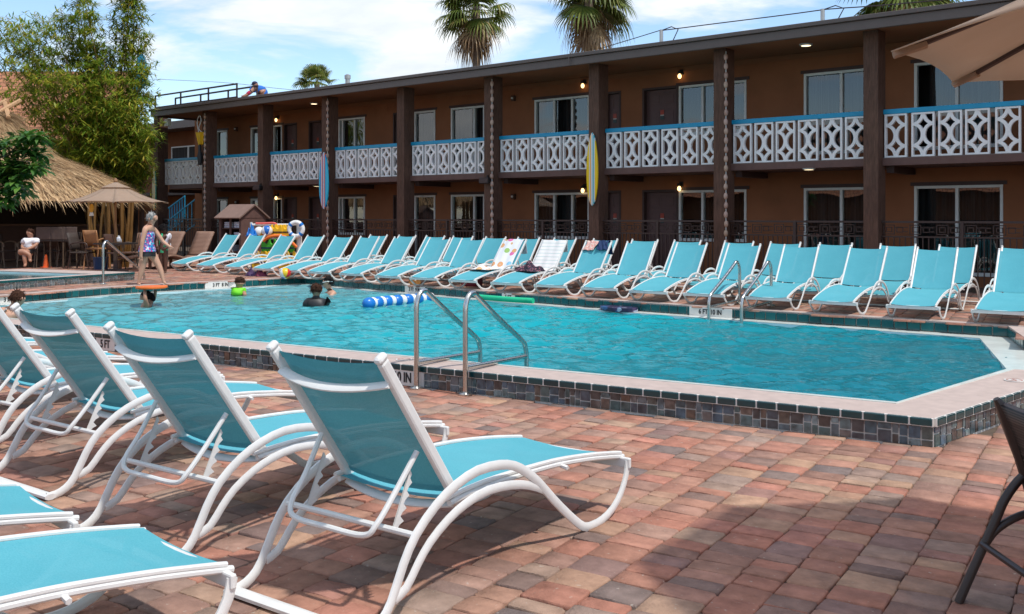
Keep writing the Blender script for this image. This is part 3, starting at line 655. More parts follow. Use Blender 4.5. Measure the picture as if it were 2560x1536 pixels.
hg = mb.build('reflection_hedge', M['hedge']); tag(hg, 'clipped green hedge added behind the viewer to darken window reflections', 'hedge')
st = thing('blue_staircase', 'bright blue metal staircase railing rising behind the corner post', 'staircase')
def baluster_rail(pa, pb, drop, Y, nm):
    A, B = WY(*pa, Y), WY(*pb, Y); mb = MB(); mb.tube([A, B], .035, 6); mb.tube([A+Vector((0, 0, -drop)), B+Vector((0, 0, -drop))], .03, 6)
    for k in range(8): q = A.lerp(B, k/7); mb.bx(q.x-.016, q.x+.016, Y-.016, Y+.016, q.z-drop, q.z)
    mb.build(nm, M['rail'], st)
baluster_rail((418, 523), (462, 491), .95, 21.9, 'railing'); baluster_rail((421, 552), (490, 498), .95, 20.9, 'railing')
mb = MB()
for k in range(9):
    q = WY(421, 590, 21.4).lerp(WY(490, 536, 21.4), k/8); mb.bx(q.x-.16, q.x+.16, 20.93, 21.87, q.z-.03, q.z)
mb.build('tread', simple('stair_tread', (.20, .13, .08), .7), st)
gr = thing('roof_railing', 'brown tubular guard railing on the roof edge next to the worker', 'railing')
YG = 18.75
def gp(u, v): return WY(u, v, YG)
cr6 = lambda x, y: (380+x/4.947, 180+y/4.947)
mb = MB()
for L in (((42, 300), (1055, 148)), ((290, 328), (1310, 175)), ((42, 445), (1055, 312))): MB().tube([gp(*cr6(*q)) for q in L], .03, 6).build('rail', M['iron'], gr)
for (x, y0) in ((42, 300), (290, 328), (355, 255), (602, 285), (698, 205), (943, 240), (1050, 148), (1300, 175)):
    p = gp(*cr6(x, y0)); MB().tube([p, (p.x, p.y, ZSOF+.19)], .03, 6).build('post', M['iron'], gr)
p = WY(420, 307, YC-.06); tag(MB().bx(p.x-.13, p.x+.13, YC-.13, YC-.003, p.z-.13, p.z+.13).build('junction_box', M['frame'], None, bevel=.012), 'pale square junction box high on the corner post', 'junction box')
def mast(u, v0, v1, lab, bend):
    p = WY(u, v0, 22.); m_ = thing('service_mast', lab, 'mast', (p.x, p.y, ZSOF+.23), 0, 'cable masts on the motel roof'); hh_ = WY(u, v1, 22.).z-ZSOF-.23
    MB().bx(-.12, .12, -.1, .1, 0, hh_*.55).build('base', simple('mast_wood', (.25, .2, .15), .8), m_); MB().tube([(bend, 0, .0), (bend, 0, hh_)], .05, 8).build('pipe', M['alu'], m_)
    MB().tube([(bend, 0, hh_*.98), (bend+.3, 0, hh_*1.04), (bend+.5, 0, hh_*.95), (bend+.35, 0, hh_*.7)], .014, 5).build('drip_loop', M['iron'], m_)
mast(1645, 108, 76, 'grey cable mast on the roof right of the middle palm', .10); mast(2064, 54, 22, 'grey cable mast on the roof left of the right hand palm', -.07)
p = WY(869, 201, 24); tag(MB().lathe([(.09, -.4), (.09, .25), (.12, .25), (.12, .38), (.05, .42)], (p.x, p.y, p.z-.2), 10).build('vent_pipe', M['alu'], None, True), 'short grey vent pipe on the roof right of the small palm', 'pipe')
def cable(pts, Y, lab, r=.012):
    P = [WY(u, v, Y) for u, v in pts]; tag(MB().tube(spline(P, 6), r, 5).build('overhead_cable', M['iron'], None), lab, 'cable', 'overhead cables above the roof')
cable([(1500, 122), (1570, 101), (1648, 77)], 22, 'black cable rising to the cable mast from behind the palm')
cable([(1648, 77), (1675, 74), (1800, 58), (1960, 38), (2062, 24)], 22, 'black cable strung between the two roof cable masts', .014)
cable([(2062, 24), (2100, 21), (2200, 14), (2400, -4)], 22, 'black cable running right from the second roof mast towards the palm', .014)
cable([(380, 198), (560, 207), (680, 220), (760, 228)], 60, 'thin dark cable crossing the sky behind the roof railing', .022)
# ---------------------------------------------------------------- sun loungers
t = NT('teal_sling'); v = t.coord('Object'); wv = t.noise(v, 160, 1); r = t.ramp(t.noise(v, 3, 4), [(.3, (.085, .36, .43)), (.7, (.105, .405, .475))])
c_ = t.mix(.25, r.outputs[0], t.ramp(wv, [(.3, (.06, .30, .37)), (.7, (.17, .50, .57))]).outputs[0])
p = t.prin(c_, .85, 0, t.bump(wv, .25, .004), .12); tl = t.n('ShaderNodeBsdfTranslucent'); t.l(c_, tl.inputs[0])
m1 = t.n('ShaderNodeMixShader'); m1.inputs[0].default_value = .03; t.l(p.outputs[0], m1.inputs[1]); t.l(tl.outputs[0], m1.inputs[2])
tp = t.n('ShaderNodeBsdfTransparent'); m2 = t.n('ShaderNodeMixShader'); m2.inputs[0].default_value = .035; t.l(m1.outputs[0], m2.inputs[1]); t.l(tp.outputs[0], m2.inputs[2]); M['sling'] = t.done(m2)
M['loungew'] = simple('lounger_white_enamel', (.72, .71, .685), .32, var=.05, scale=9, bump=.05, bscale=25, spec=.5)
outer = [(-.085, .02), (-.03, .022), (.03, .045), (.085, .10), (.155, .227), (.23, .324), (.354, .413), (.485, .468), (.634, .498), (.793, .49), (.904, .463), (1.004, .412), (1.109, .338), (1.232, .231), (1.361, .128), (1.47, .05), (1.53, .022), (1.60, .014), (1.69, .018), (1.80, .05), (1.89, .115), (1.945, .2), (1.962, .272)]
innr = [(.105, .10), (.176, .125), (.245, .20), (.32, .268), (.436, .332), (.558, .372), (.712, .393), (.89, .378), (1.034, .344), (1.16, .292), (1.215, .25)]
seatp = [(.50, .392), (.62, .402), (.80, .407), (1.03, .402), (1.25, .392), (1.43, .378), (1.70, .345), (1.93, .308), (1.995, .296)]
def make_lounger(name, back_top, label, drop=0.):
    T = thing(name, label, 'sun lounger'); lo = lambda L: [(a, b-drop*max(0, (a-.9)/1.08)**1.5 if b > .2 and a > .9 else b) for a, b in L]
    outer_, seat_ = outer[:-1]+[(outer[-1][0], outer[-1][1]-drop)], lo(seatp)
    if drop: outer_[-2] = (outer_[-2][0], .165)
    X = .385; XS = .335; XB = .322
    hinge = Vector((0, .56, .385)); top = Vector((0, *back_top)); bd = (top-hinge).normalized(); bn = Vector((0, bd.z, -bd.y))   # bn: sitter's side
    for s in (-1, 1):
        mb = MB(); mb.tube([(s*X, a, b) for a, b in [(q.x, q.y) for q in spline([(a, b, 0) for a, b in outer_], 2)]], .0235, 8, up=(1, 0, 0), flat=.5)
        mb.tube([(s*(X-.004), q.x, q.y) for q in spline([(a, b, 0) for a, b in innr], 2)], .0215, 8, up=(1, 0, 0), flat=.5)
        mb.build('side_frame', M['loungew'], T, True)
        mb = MB(); sp = spline([(a, b, 0) for a, b in seat_], 3)
        L = [Vector((s*XS, q.x, q.y)) for q in sp]
        for dz, rr in ((0.011, .0115), (-.013, .0145)): mb.tube([p+Vector((0, .0 if dz < 0 else -.025, dz)) for p in L], rr, 8, flat=1.)
        for p in (L[4], L[14], L[22]): mb.tube([p+Vector((0, 0, -.02)), Vector((s*(X-.005), p.y, p.z-.028))], .012, 6)
        mb.build('seat_rail', M['loungew'], T, True)
        mb = MB(); a = hinge+bd*-.045; b = top; R = Matrix((Vector((1, 0, 0)), bd, bn)).transposed()
        mb.box((a+b)/2+Vector((s*XB, 0, 0)), (.034, (b-a).length, .05), R); 
        rl = mb.build('back_rail', M['loungew'], T, bevel=.012)
        mb = MB(); mb.box(top+bd*.012+Vector((s*XB, 0, 0)), (.04, .032, .058), R); mb.build('end_cap', M['loungew'], rl, bevel=.014)
    mb = MB(); mb.grid(lambda u, w: (lambda q, x: (x, q.x, q.y+.004-.020*(1-(x/XS)**2)))(sp[min(len(sp)-1, int(w*(len(sp)-2)+.5))], (u*2-1)*(XS-.012)), 8, 22); mb.build('seat_sling', M['sling'], T, True)
    Lb = (top-hinge).length
    def bk(u, w):
        x = (u*2-1)*(XB-.012); sag = .030*(1-(x/XB)**2)
        if w > .96: sag += 0
        q = hinge+bd*(.03+(Lb-.05)*w)+bn*(.012-sag); return (x, q.y, q.z)
    mb = MB(); mb.grid(bk, 8, 14)
    for w0, w1 in ((.955, 1.), (.0, .04)): mb.grid(lambda u, w, w0=w0, w1=w1: tuple(Vector(bk(u, w0+(w1-w0)*w))-bn*.004), 8, 1)
    mb.build('back_sling', M['sling'], T, True)
    for w, dpt in ((.865, .06), (-.01, .05)):
        q0 = hinge+bd*(Lb*w); MB().tube([(x*XB, (q0-bn*(.02+dpt*(1-x*x))).y, (q0-bn*(.02+dpt*(1-x*x))).z) for x in [-1+k/6 for k in range(13)]], .023, 8, up=bd, flat=.45).build('back_crossbar', M['loungew'], T, True)
    pv = hinge+bd*(Lb*.40)-bn*.035; bt = Vector((0, .115, .318)); xs, xb = XB-.035, .255; mb = MB()
    mb.tube(spline([(-xs, pv.y, pv.z), (-xb-.012, (pv.y+bt.y)/2, (pv.z+bt.z)/2), (-xb, bt.y+.025, bt.z+.05), (-xb+.05, bt.y, bt.z), (0, bt.y-.004, bt.z-.004), (xb-.05, bt.y, bt.z), (xb, bt.y+.025, bt.z+.05), (xb+.012, (pv.y+bt.y)/2, (pv.z+bt.z)/2), (xs, pv.y, pv.z)], 5), .0125, 8); mb.build('support_bail', M['loungew'], T, True)
    rod = Vector((0, .225, .322))
    MB().tube([(-X, rod.y, rod.z), (X, rod.y, rod.z)], .0135, 8).build('support_rod', M['loungew'], T, True)
    sdv = (pv-bt).normalized(); sn = Vector((0, sdv.z, -sdv.y))
    for s in (-1, 1):
        mb = MB(); L_ = (pv-rod).length*.80; k = 5; vs = []; x0 = s*(xb+.004)-.003; pts = []
        base = rod+Vector((0, -.005, -.01))
        d_ = (pv+sn*.02-base).normalized(); nn = Vector((0, d_.z, -d_.y))
        for i in range(k):
            a = i/k; w_ = .058-.028*a; pts += [base+d_*L_*(a+.02)+nn*w_, base+d_*L_*(a+.07)+nn*(w_*.45), base+d_*L_*(a+.14)+nn*(w_*.55)]
        for x in (x0, x0+.006):
            vs += [(x, p.y, p.z) for p in pts]+[(x, (base+d_*L_*(j/(len(pts)-1))).y, (base+d_*L_*(j/(len(pts)-1))).z) for j in range(len(pts))]
        n_ = len(pts); fs = []
        for j in range(n_-1):
            fs += [(j, j+1, n_+j+1, n_+j), (2*n_+j, 3*n_+j, 3*n_+j+1, 2*n_+j+1), (j, 2*n_+j, 2*n_+j+1, j+1)]
        mb.add(vs, fs); mb.build('ratchet_plate', M['loungew'], T)
    MB().tube([(-X-.02, -.07, .019), (X+.02, -.07, .019)], .036, 8, flat=.5).build('rear_crossbar', M['loungew'], T, True)
    MB().bx(-X-.02, X+.02, 1.945, 1.972, .232-drop, .29-drop).build('front_crossbar', M['loungew'], T, bevel=.008)
    return T
def vary(T, k):
    return T
near = make_lounger('sun_lounger', (.098, 1.035), 'large white framed teal lounger seen from behind in the foreground centre')
AL = radians(4.)
near.scale = (1.025,)*3; near.location = (-3.283, 2.584, 0); near.rotation_euler = (0, 0, AL)
gn_ = 'teal loungers on the lower deck'; near['group'] = gn_
ax = Vector((-sin(AL), cos(AL), 0)); rt = Vector((cos(AL), sin(AL), 0))
def nearest(p, lab, da=0): return dup(near, p, AL+radians(da), lab, gn_)
LN = [nearest((-4.60, 2.52, 0), 'second teal lounger left of the big foreground one, seen from behind', .8),
      nearest((-6.12, 2.68, 0), 'third teal lounger from the foreground, seen from behind, before the brown haired swimmer', -.5),
      nearest((-7.42, 2.74, 0), 'teal lounger cut by the left picture edge, its back leaning at the margin', 1.),
      nearest((-8.75, 2.80, 0), 'teal lounger at the left edge with only its foot end showing', -1),
      nearest((-10.1, 2.9, 0), 'farthest lower deck lounger, a strip of seat below the pool wall', .5)]
# two more in the row behind: only their foot ends reach into the picture
def foot_at(u, v, lab, da=0):
    tip = G(u, v, .31); a2 = AL+radians(da); ax2 = Vector((-sin(a2), cos(a2), 0)); rt2 = Vector((cos(a2), sin(a2), 0)); p = tip-ax2*1.985-rt2*.34
    return dup(near, (p.x, p.y, 0), a2, lab, gn_)
foot_at(545, 1420, 'nearest teal lounger, only its wide foot end showing at the bottom left corner', -6)
foot_at(160, 1292, 'teal lounger at the left edge whose foot corner shows above the nearest seat', -8)
far = make_lounger('sun_lounger', (.02, 1.055), 'x', .065)
gf = 'teal loungers along the far side of the pool'; far['group'] = gf; used = [0]; SCF = .86
def put(tip, rz, lab):
    rz2 = rz; ax2 = Vector((-sin(rz2), cos(rz2), 0)); p = tip-ax2*1.985*SCF
    if not used[0]:
        used[0] = 1; far.location = (p.x, p.y, ZF); far.rotation_euler = (0, 0, rz2); far.scale = (SCF,)*3; far['label'] = lab; return far
    return dup(far, (p.x, p.y, ZF), rz2, lab, gf, SCF)
FT = [(447, 660), (512, 663), (582, 666.6), (656, 670.4), (722, 673.5), (796, 675), (876, 677), (967, 682.5), (1057, 688.8), (1155, 694.5), (1264, 702.4), (1374, 707), (1496, 715), (1619, 722.4), (1758, 729.5), (1919, 737.6), (2081, 747.6), (2281, 761.3), (2500, 774)]
FL = ['leftmost teal lounger of the far front row, nearest the walking woman', 'second teal lounger from the left, in front of the towel hutch', 'third teal lounger from the left, in front of the toy rack', 'teal lounger in front of the lifebuoy post with a dark bag under it', 'fifth teal lounger from the left, just right of the lifebuoy post', 'front row teal lounger behind the two boys in the pool', 'seventh front row teal lounger from the left, standing against the post', 'front row teal lounger left of the one with the brown bundle by its foot', 'front row teal lounger with the brown bundle on the coping by its foot', 'teal lounger with the towel of round fruit shapes on its back', 'teal lounger draped with the striped white towel', 'teal lounger with swimwear hung on its back rest', 'empty front row teal lounger right of the one with swimwear', 'front row teal lounger left of the far ladder, two places from it', 'front row teal lounger directly left of the far ladder rails', 'front row teal lounger seen through the far ladder rails', 'first front row teal lounger right of the far ladder rails', 'second front row teal lounger right of the far ladder rails', 'front row teal lounger cut by the right picture edge']
front = []
for i, (u, v) in enumerate(FT):
    g = G(u, v, ZF+.22*SCF); yy = 13.50+.18*(abs((i % 3)-1))*.3
    g.x *= yy/g.y if i not in () else 1
    front.append(put(Vector((g.x, yy, ZF)), radians(185+[0, 2, -1.5, 1, -.5, 2.5, 0][i % 7]), FL[i]))
BT = [(947, 589), (1018.7, 590), (1089, 591), (1158, 592.5), (1240, 594), (1322, 595.5), (1413, 596.5), (1514, 599.5), (1612.6, 601), (1719, 603.5), (1848, 606.3), (1964, 609), (2090, 611.4), (2245, 614.3), (2395, 617.5), (2555, 621)]
BL = ['leftmost teal lounger of the back row by the dark post', 'second back row teal lounger from the left', 'third back row teal lounger from the left', 'back row teal lounger left of the fruit pattern towel', 'back row teal lounger just right of the fruit pattern towel', 'back row teal lounger just right of the striped towel', 'back row teal lounger behind the hung swimwear', 'back row teal lounger in front of the post with the yellow surfboard', 'back row teal lounger, second right of the yellow surfboard post', 'back row teal lounger left of the far ladder in front of the white framed windows', 'back row teal lounger standing behind the left ladder rail', 'back row teal lounger behind the right ladder rail', 'back row teal lounger left of the right hand post', 'back row teal lounger in front of the right hand post', 'back row teal lounger in front of the wide glass door at right', 'back row teal lounger cut by the right picture edge']
for i, (u, v) in enumerate(BT):
    g = G(u, v, ZF+1.055*SCF); yy = 16.75; x = g.x*yy/g.y; a2 = radians(185+[1, -2, 0, 2, -1][i % 5]); ax2 = Vector((-sin(a2), cos(a2), 0))
    put(Vector((x, yy, ZF))+ax2*1.97*SCF, a2, BL[i])
# ---------------------------------------------------------------- view aligned helper frame for things on the left
RV = Vector((TC, TS, 0)); DV = Vector((-TS, TC, 0))
def leafmat(name, stops, tr=.35): return island(name, stops, .45, tr, .3, 2., spec=.35)
M['bamboo'] = leafmat('bamboo_leaf', [(0, (.10, .20, .022)), (.3, (.19, .31, .032)), (.6, (.30, .37, .04)), (.82, (.44, .42, .05)), (1, (.56, .44, .065))], .45)
M['culm'] = island('bamboo_culm', [(0, (.30, .145, .035)), (.5, (.36, .19, .05)), (1, (.17, .12, .04))], .4, noise_amt=.3, nscale=4)
M['culm_shade'] = island('shaded_culm', [(0, (.16, .075, .02)), (.5, (.20, .10, .026)), (1, (.10, .07, .025))], .45, noise_amt=.35, nscale=4)  # darker copy of the culm colours, shade under the thatch painted in
M['thatch'] = island('thatch_straw', [(0, (.22, .12, .06)), (.2, (.42, .26, .13)), (.45, (.62, .43, .235)), (.7, (.70, .50, .29)), (.88, (.48, .31, .16)), (1, (.13, .075, .045))], .8, .12, .2, 3.)
M['palmg'] = leafmat('palm_green', [(0, (.08, .13, .02)), (.5, (.15, .20, .035)), (.8, (.22, .25, .05)), (1, (.38, .30, .10))])
M['palmd'] = leafmat('palm_dry', [(0, (.18, .10, .05)), (.5, (.32, .20, .10)), (1, (.44, .30, .16))], .15)
M['broad'] = leafmat('broad_leaf', [(0, (.03, .10, .018)), (.5, (.06, .165, .022)), (.85, (.10, .22, .03)), (1, (.15, .26, .04))], .3)
M['bark'] = simple('grey_bark', (.23, .18, .14), .9, var=.3, scale=8, bump=.6, bscale=20)
t = NT('tan_canvas'); v = t.coord('Object'); r = t.ramp(t.noise(v, 2., 4), [(.3, (.50, .39, .30)), (.7, (.56, .44, .345))]); p = t.prin(r.outputs[0], .85, 0, t.bump(t.noise(v, 300, 2), .06, .01), .2); tl = t.n('ShaderNodeBsdfTranslucent'); t.l(r.outputs[0], tl.inputs[0]); m1 = t.n('ShaderNodeMixShader'); m1.inputs[0].default_value = .30; t.l(p.outputs[0], m1.inputs[1]); t.l(tl.outputs[0], m1.inputs[2])
tp = t.n('ShaderNodeBsdfTransparent', Color=(.9, .75, .62, 1)); m2 = t.n('ShaderNodeMixShader'); m2.inputs[0].default_value = .36; t.l(m1.outputs[0], m2.inputs[1]); t.l(tp.outputs[0], m2.inputs[2]); M['tan'] = t.done(m2)
M['wood'] = wood('teak_wood', (.30, .16, .08), .3); M['pole'] = wood('pale_pole', (.50, .30, .16), .3)
rn = random.Random(21)
def blade(mb, p, d, L, w, droop=.25, up=Vector((0, 0, 1))):
    d = d.normalized(); s = d.cross(up)
    if s.length < .05: s = d.cross(Vector((1, 0, 0)))
    s = s.normalized()*w/2; m = p+d*L*.45+Vector((0, 0, -droop*L*.15)); e = p+d*L+Vector((0, 0, -droop*L))
    a = p-s*.35; b = p+s*.35
    mb.add([a, b, m+s, m-s, e], [(0, 1, 2, 3), (3, 2, 4)])
def rdir(rnd, zmin=-1., zmax=1.):
    z = rnd.uniform(zmin, zmax); a = rnd.uniform(0, 2*pi); r = sqrt(max(0, 1-z*z)); return Vector((r*cos(a), r*sin(a), z))
# ---- bamboo clump
bc = PZ(283, 664, 32.5); bc.z = ZF
bam = thing('bamboo_clump', 'tall yellow stemmed bamboo clump with feathery green leaves behind the thatched hut', 'bamboo', bc)
tops = [(-70, 60, .9), (-30, 40, .4), (15, 40, .2), (50, 60, -.5), (85, 32, .5), (120, 44, -.2), (150, 18, .6), (180, -55, .0), (205, -30, .5), (214, 15, -.4), (236, 105, .3), (262, 150, -.6), (318, -40, .2), (328, -70, -.2), (337, -20, .3), (350, 70, .0), (362, 150, -.5), (372, 225, .4), (383, 310, -.4), (55, 150, -1.), (115, 170, -1.1), (190, 180, -1.2), (290, 190, -1.1), (345, 330, -1.), (20, 210, -.8), (365, 395, -.5), (240, 260, -1.3), (140, 250, -1.2), (325, 250, -1.2), (310, 130, .4), (200, 100, .6), (60, 100, .8)]
culm = MB(); fol = MB()
for i, (u, v, dz) in enumerate(tops):
    tp_ = PZ(u, v, 32.5+dz*1.3)-bc; b0 = Vector((rn.uniform(-.55, .55), rn.uniform(-.5, .5), 0)); hgt = tp_.z
    mid = b0.lerp(tp_, .5); mid.x = b0.x+(tp_.x-b0.x)*.33; mid.y = b0.y+(tp_.y-b0.y)*.33
    P_ = spline([b0, mid, tp_], 8); k = len(P_)
    cm = MB(); cm.tube(P_, [.048*(1-.85*j/(k-1)) for j in range(k)], 6); cm.build('culm', M['culm'], bam, True)
    ns = int(70+19*hgt)
    for s_ in range(ns):
        tt = rn.uniform(.30, 1.)**.8; q = P_[min(k-1, int(tt*(k-1)))]; rad = (.14+1.1*(1-abs(tt-.60)*1.35))*(.62 if u > 330 or v < 20 else 1)
        o = rdir(rn, -.6, .5)*rad*rn.random()**.6; c = q+o
        if c.z < 2.1: continue
        ax_ = (o+Vector((0, 0, -.15))).normalized() if o.length > .05 else rdir(rn)
        for _ in range(9):
            d = (ax_*.35+rdir(rn, -.5, .75)).normalized(); blade(fol, c+rdir(rn)*.05, d, rn.uniform(.18, .33), rn.uniform(.032, .052), rn.uniform(.0, .22))
for _ in range(110):                                                          # hanging outer sprays on the right and low down
    c = PZ(min(368, rn.gauss(310, 36)), rn.uniform(250, 425), 31.4+rn.uniform(-.9, .8))-bc
    if (c.z < 2.3): continue
    ax_ = (RV*rn.uniform(-.4, 1)+Vector((0, 0, -.3))-DV*rn.uniform(0, .7)).normalized()
    for _ in range(9): blade(fol, c+rdir(rn)*.1, ax_*.35+rdir(rn, -.7, .7), rn.uniform(.22, .38), .046, rn.uniform(.05, .35))
fol.build('foliage', M['bamboo'], bam)['kind'] = 'stuff'
b2 = PZ(283, 664, 26.6); b2.z = ZF; bs = thing('bamboo_stand', 'golden bamboo stems standing upright under the right edge of the thatched roof', 'bamboo', b2)
for i in range(14):
    o_ = RV*rn.uniform(-.62, .62)+DV*rn.uniform(-.3, .35); l_ = RV*rn.uniform(-.22, .22)*(1 if i % 3 else 1.6)
    MB().tube(spline([o_*.7, o_+l_*.5+Vector((0, 0, 1.0)), o_+l_+Vector((0, 0, 1.95))], 4), rn.uniform(.030, .048), 7).build('culm', M['culm_shade'], bs, True)
# ---- fan palms
def fan(mb, base, d, pet, R, nseg, droop, rnd):
    d = d.normalized(); side = d.cross(Vector((0, 0, 1)))
    if side.length < .1: side = Vector((1, 0, 0))
    side = (side.normalized()+rdir(rnd)*.25).normalized(); c = base+d*pet+Vector((0, 0, -droop*pet*.25))
    sw = side*.02; mb.add([base-sw, base+sw, c+sw*.7, c-sw*.7], [(0, 1, 2, 3)])
    for k in range(nseg):
        a = radians(-105+210*k/(nseg-1)); dd = d*cos(a)+side*sin(a); L = R*(1-.18*abs(a)/1.8)*rnd.uniform(.88, 1.06); nn = dd.cross(d.cross(side)).normalized()*R*.042
        p1 = c+dd*L*.55+Vector((0, 0, -droop*L*.10)); p2 = c+dd*L*.82+Vector((0, 0, -droop*L*.34)); p3 = c+dd*L*.98+Vector((0, 0, -droop*L*.78))
        mb.add([c-nn*.3, c+nn*.3, p1+nn, p1-nn, p2+nn*.6, p2-nn*.6, p3], [(0, 1, 2, 3), (3, 2, 4, 5), (5, 4, 6)])
def palm(u, v, Y, R, lab, ng, nd, up, trunk=True, seed=1):
    rnd = random.Random(seed); c = WY(u, v, Y); T = thing('fan_palm', lab, 'palm tree', (c.x, c.y, 0), 0, 'fan palms behind the motel roof')
    MB().tube([(0, 0, 0), (.05, .03, c.z*.5), (0, 0, c.z+.1)], [.26, .20, .19], 10).build('trunk', M['bark'], T, True)
    g = MB(); base = Vector((0, 0, c.z))
    for i in range(ng):
        el = radians(rnd.uniform(-38, 82) if not up else rnd.uniform(-5, 85)); az = rnd.uniform(0, 2*pi); d = Vector((cos(el)*cos(az), cos(el)*sin(az), sin(el)))
        fan(g, base, d, R*rnd.uniform(.42, .58), R*rnd.uniform(.46, .6), 20, rnd.uniform(.35, .9), rnd)
    g.build('fronds', M['palmg'], T)
    if nd:
        g = MB()
        for i in range(nd):
            el = radians(rnd.uniform(-86, -32)); az = rnd.uniform(0, 2*pi); d = Vector((cos(el)*cos(az), cos(el)*sin(az), sin(el)))
            fan(g, base+Vector((0, 0, -rnd.uniform(0, .5))), d, R*rnd.uniform(.28, .55), R*rnd.uniform(.4, .55), 14, rnd.uniform(.9, 1.5), rnd)
        g.build('dry_skirt', M['palmd'], T)
palm(793, 208, 45, 1.85, 'small all green fan palm behind the roof left of the vent pipe', 38, 0, True, seed=4)
palm(1190, 20, 36, 2.15, 'fan palm with a long brown skirt of dead fronds above the middle of the roof', 62, 22, False, seed=5)
palm(1472, -22, 36, 2.25, 'fan palm with a bare grey trunk rising from the roof line', 58, 20, False, seed=6)
palm(2262, -38, 36, 2.25, 'fan palm whose lowest fronds hang in at the top edge on the right', 40, 26, False, seed=7)
# ---- thatched hut
hutc = PZ(-75, 664, 29.0); hutc.z = ZF
hut = thing('tiki_hut', 'round thatched tiki bar hut with a two tier straw roof', 'hut', hutc, TH); hut.scale = (1.11, 1.11, 1.0)
def superell(a, ax_, ay_, p=2.6): c_, s_ = cos(a), sin(a); return ax_*abs(c_)**(2/p)*(1 if c_ >= 0 else -1), ay_*abs(s_)**(2/p)*(1 if s_ >= 0 else -1)
tier1 = [(3.78, 1.80), (3.0, 2.38), (2.2, 2.80), (1.5, 3.12)]; tier2 = [(1.78, 2.86), (1.2, 3.36), (.7, 3.96), (.36, 4.38), (.15, 4.5)]
def thatch(tier, name, n, seed, Lb):
    rnd = random.Random(seed); mb = MB(); N = 40; vs = []; fs = []
    for r, z in tier:
        for k in range(N): x, y = superell(2*pi*k/N, r+.72, r*.95); vs.append((x, y, z))
    for i in range(len(tier)-1):
        for k in range(N): fs.append((i*N+k, i*N+(k+1) % N, (i+1)*N+(k+1) % N, (i+1)*N+k))
    mb.add(vs, fs)
    for _ in range(n):
        a = rnd.uniform(pi*.95, pi*2.2) if rnd.random() < .85 else rnd.uniform(0, 2*pi); f = rnd.random()**.8*(len(tier)-1); i = min(int(f), len(tier)-2); t_ = f-i
        r = tier[i][0]*(1-t_)+tier[i+1][0]*t_; z = tier[i][1]*(1-t_)+tier[i+1][1]*t_; x, y = superell(a, r+.72, r*.95)
        dr = tier[i][0]-tier[i+1][0]; dz = tier[i][1]-tier[i+1][1]; o = Vector((x, y, 0)).normalized(); d = (o*dr+Vector((0, 0, dz))).normalized()
        d = (d+rdir(rnd)*.26).normalized(); nrm = (o*-dz+Vector((0, 0, dr))).normalized()
        blade(mb, Vector((x, y, z))+nrm*rnd.uniform(.0, .07), d+nrm*rnd.uniform(-.02, .16), Lb*rnd.uniform(.6, 1.3), rnd.uniform(.010, .026), rnd.uniform(.0, .25), nrm)
    return mb.build(name, M['thatch'], hut)
thatch(tier1, 'roof_skirt', 15000, 2, .42); thatch(tier2, 'roof_cap', 6500, 3, .5)
for k in range(7):
    x = -1.3+.38*k
    MB().tube([(x-.25, -.36, 4.28), (x+.22, .30, 4.86)], .06, 6).build('ridge_pole', M['pole'], hut, True); MB().tube([(x+.22, -.34, 4.27), (x-.22, .30, 4.84)], .06, 6).build('ridge_pole', M['pole'], hut, True)
for x, y in ((3.9, -1.6), (3.9, 1.8), (-3.9, -1.6), (-3.9, 1.8)): MB().tube([(x, y, 0), (x, y, 1.9)], .07, 8).build('post', M['dkbrown'], hut, True)
MB().bx(-3.2, 3.4, 1.2, 1.7, 0, 1.08).build('bar_counter', M['dkbrown'], hut); MB().bx(-3.3, 3.5, 1.1, 1.8, 1.084, 1.14).build('counter_top', simple('counter_top', (.12, .07, .045), .4), hut, bevel=.01)
MB().bx(-4.2, 3.3, 3.0, 3.1, 0, 2.2).build('back_screen', simple('dark_slats', (.02, .012, .01), .8), hut)
# ---- bar building with tiled roof behind the bamboo
rb = thing('tiled_roof_building', 'building with a steep orange tiled roof and blue peak behind the bamboo', 'building', PZ(120, 640, 42)*1., TH); rb.location.z = 0
t = NT('orange_roof_tiles'); br = t.n('ShaderNodeTexBrick', Scale=1.); v = t.coord('Object'); sx = t.n('ShaderNodeSeparateXYZ'); t.l(v, sx.inputs[0]); cx_ = t.n('ShaderNodeCombineXYZ'); t.l(sx.outputs[0], cx_.inputs[0]); t.l(sx.outputs[2], cx_.inputs[1]); t.l(cx_.outputs[0], br.inputs['Vector'])
br.inputs['Brick Width'].default_value = .28; br.inputs['Row Height'].default_value = .17; br.inputs['Mortar Size'].default_value = .012; br.inputs['Color1'].default_value = (.62, .27, .14, 1); br.inputs['Color2'].default_value = (.48, .20, .11, 1); br.inputs['Mortar'].default_value = (.16, .06, .04, 1)
M['rtile'] = t.done(t.prin(br.outputs[0], .7, 0, t.bump(br.outputs['Fac'], -.6, .03)))
mb = MB(); mb.add([(-9, 0, 4.9), (3.3, 0, 4.9), (3.1, 1.1, 8.0), (-9, 1.1, 8.0), (3.1, 2.6, 4.9), (3.0, 1.6, 8.0), (-9, 2.6, 4.9), (-9, 1.6, 8.0)], [(0, 1, 2, 3), (1, 4, 5, 2), (3, 2, 5, 7), (6, 0, 3, 7)]); mb.build('roof', M['rtile'], rb); OWR.build('roof', M['rtile'], ow)
MB().bx(-9, 2.9, .3, 2.5, 0, 4.895).build('wall', simple('dark_bar_wall', (.06, .032, .022), .9), rb)
mb = MB(); mb.prism([(3.15, 6.9), (3.75, 7.5), (3.8, 8.0), (3.62, 8.75), (3.4, 8.85), (3.3, 8.0)], 1.15, 1.4); remapY(mb, 0).build('blue_peak', M['rail'], rb)
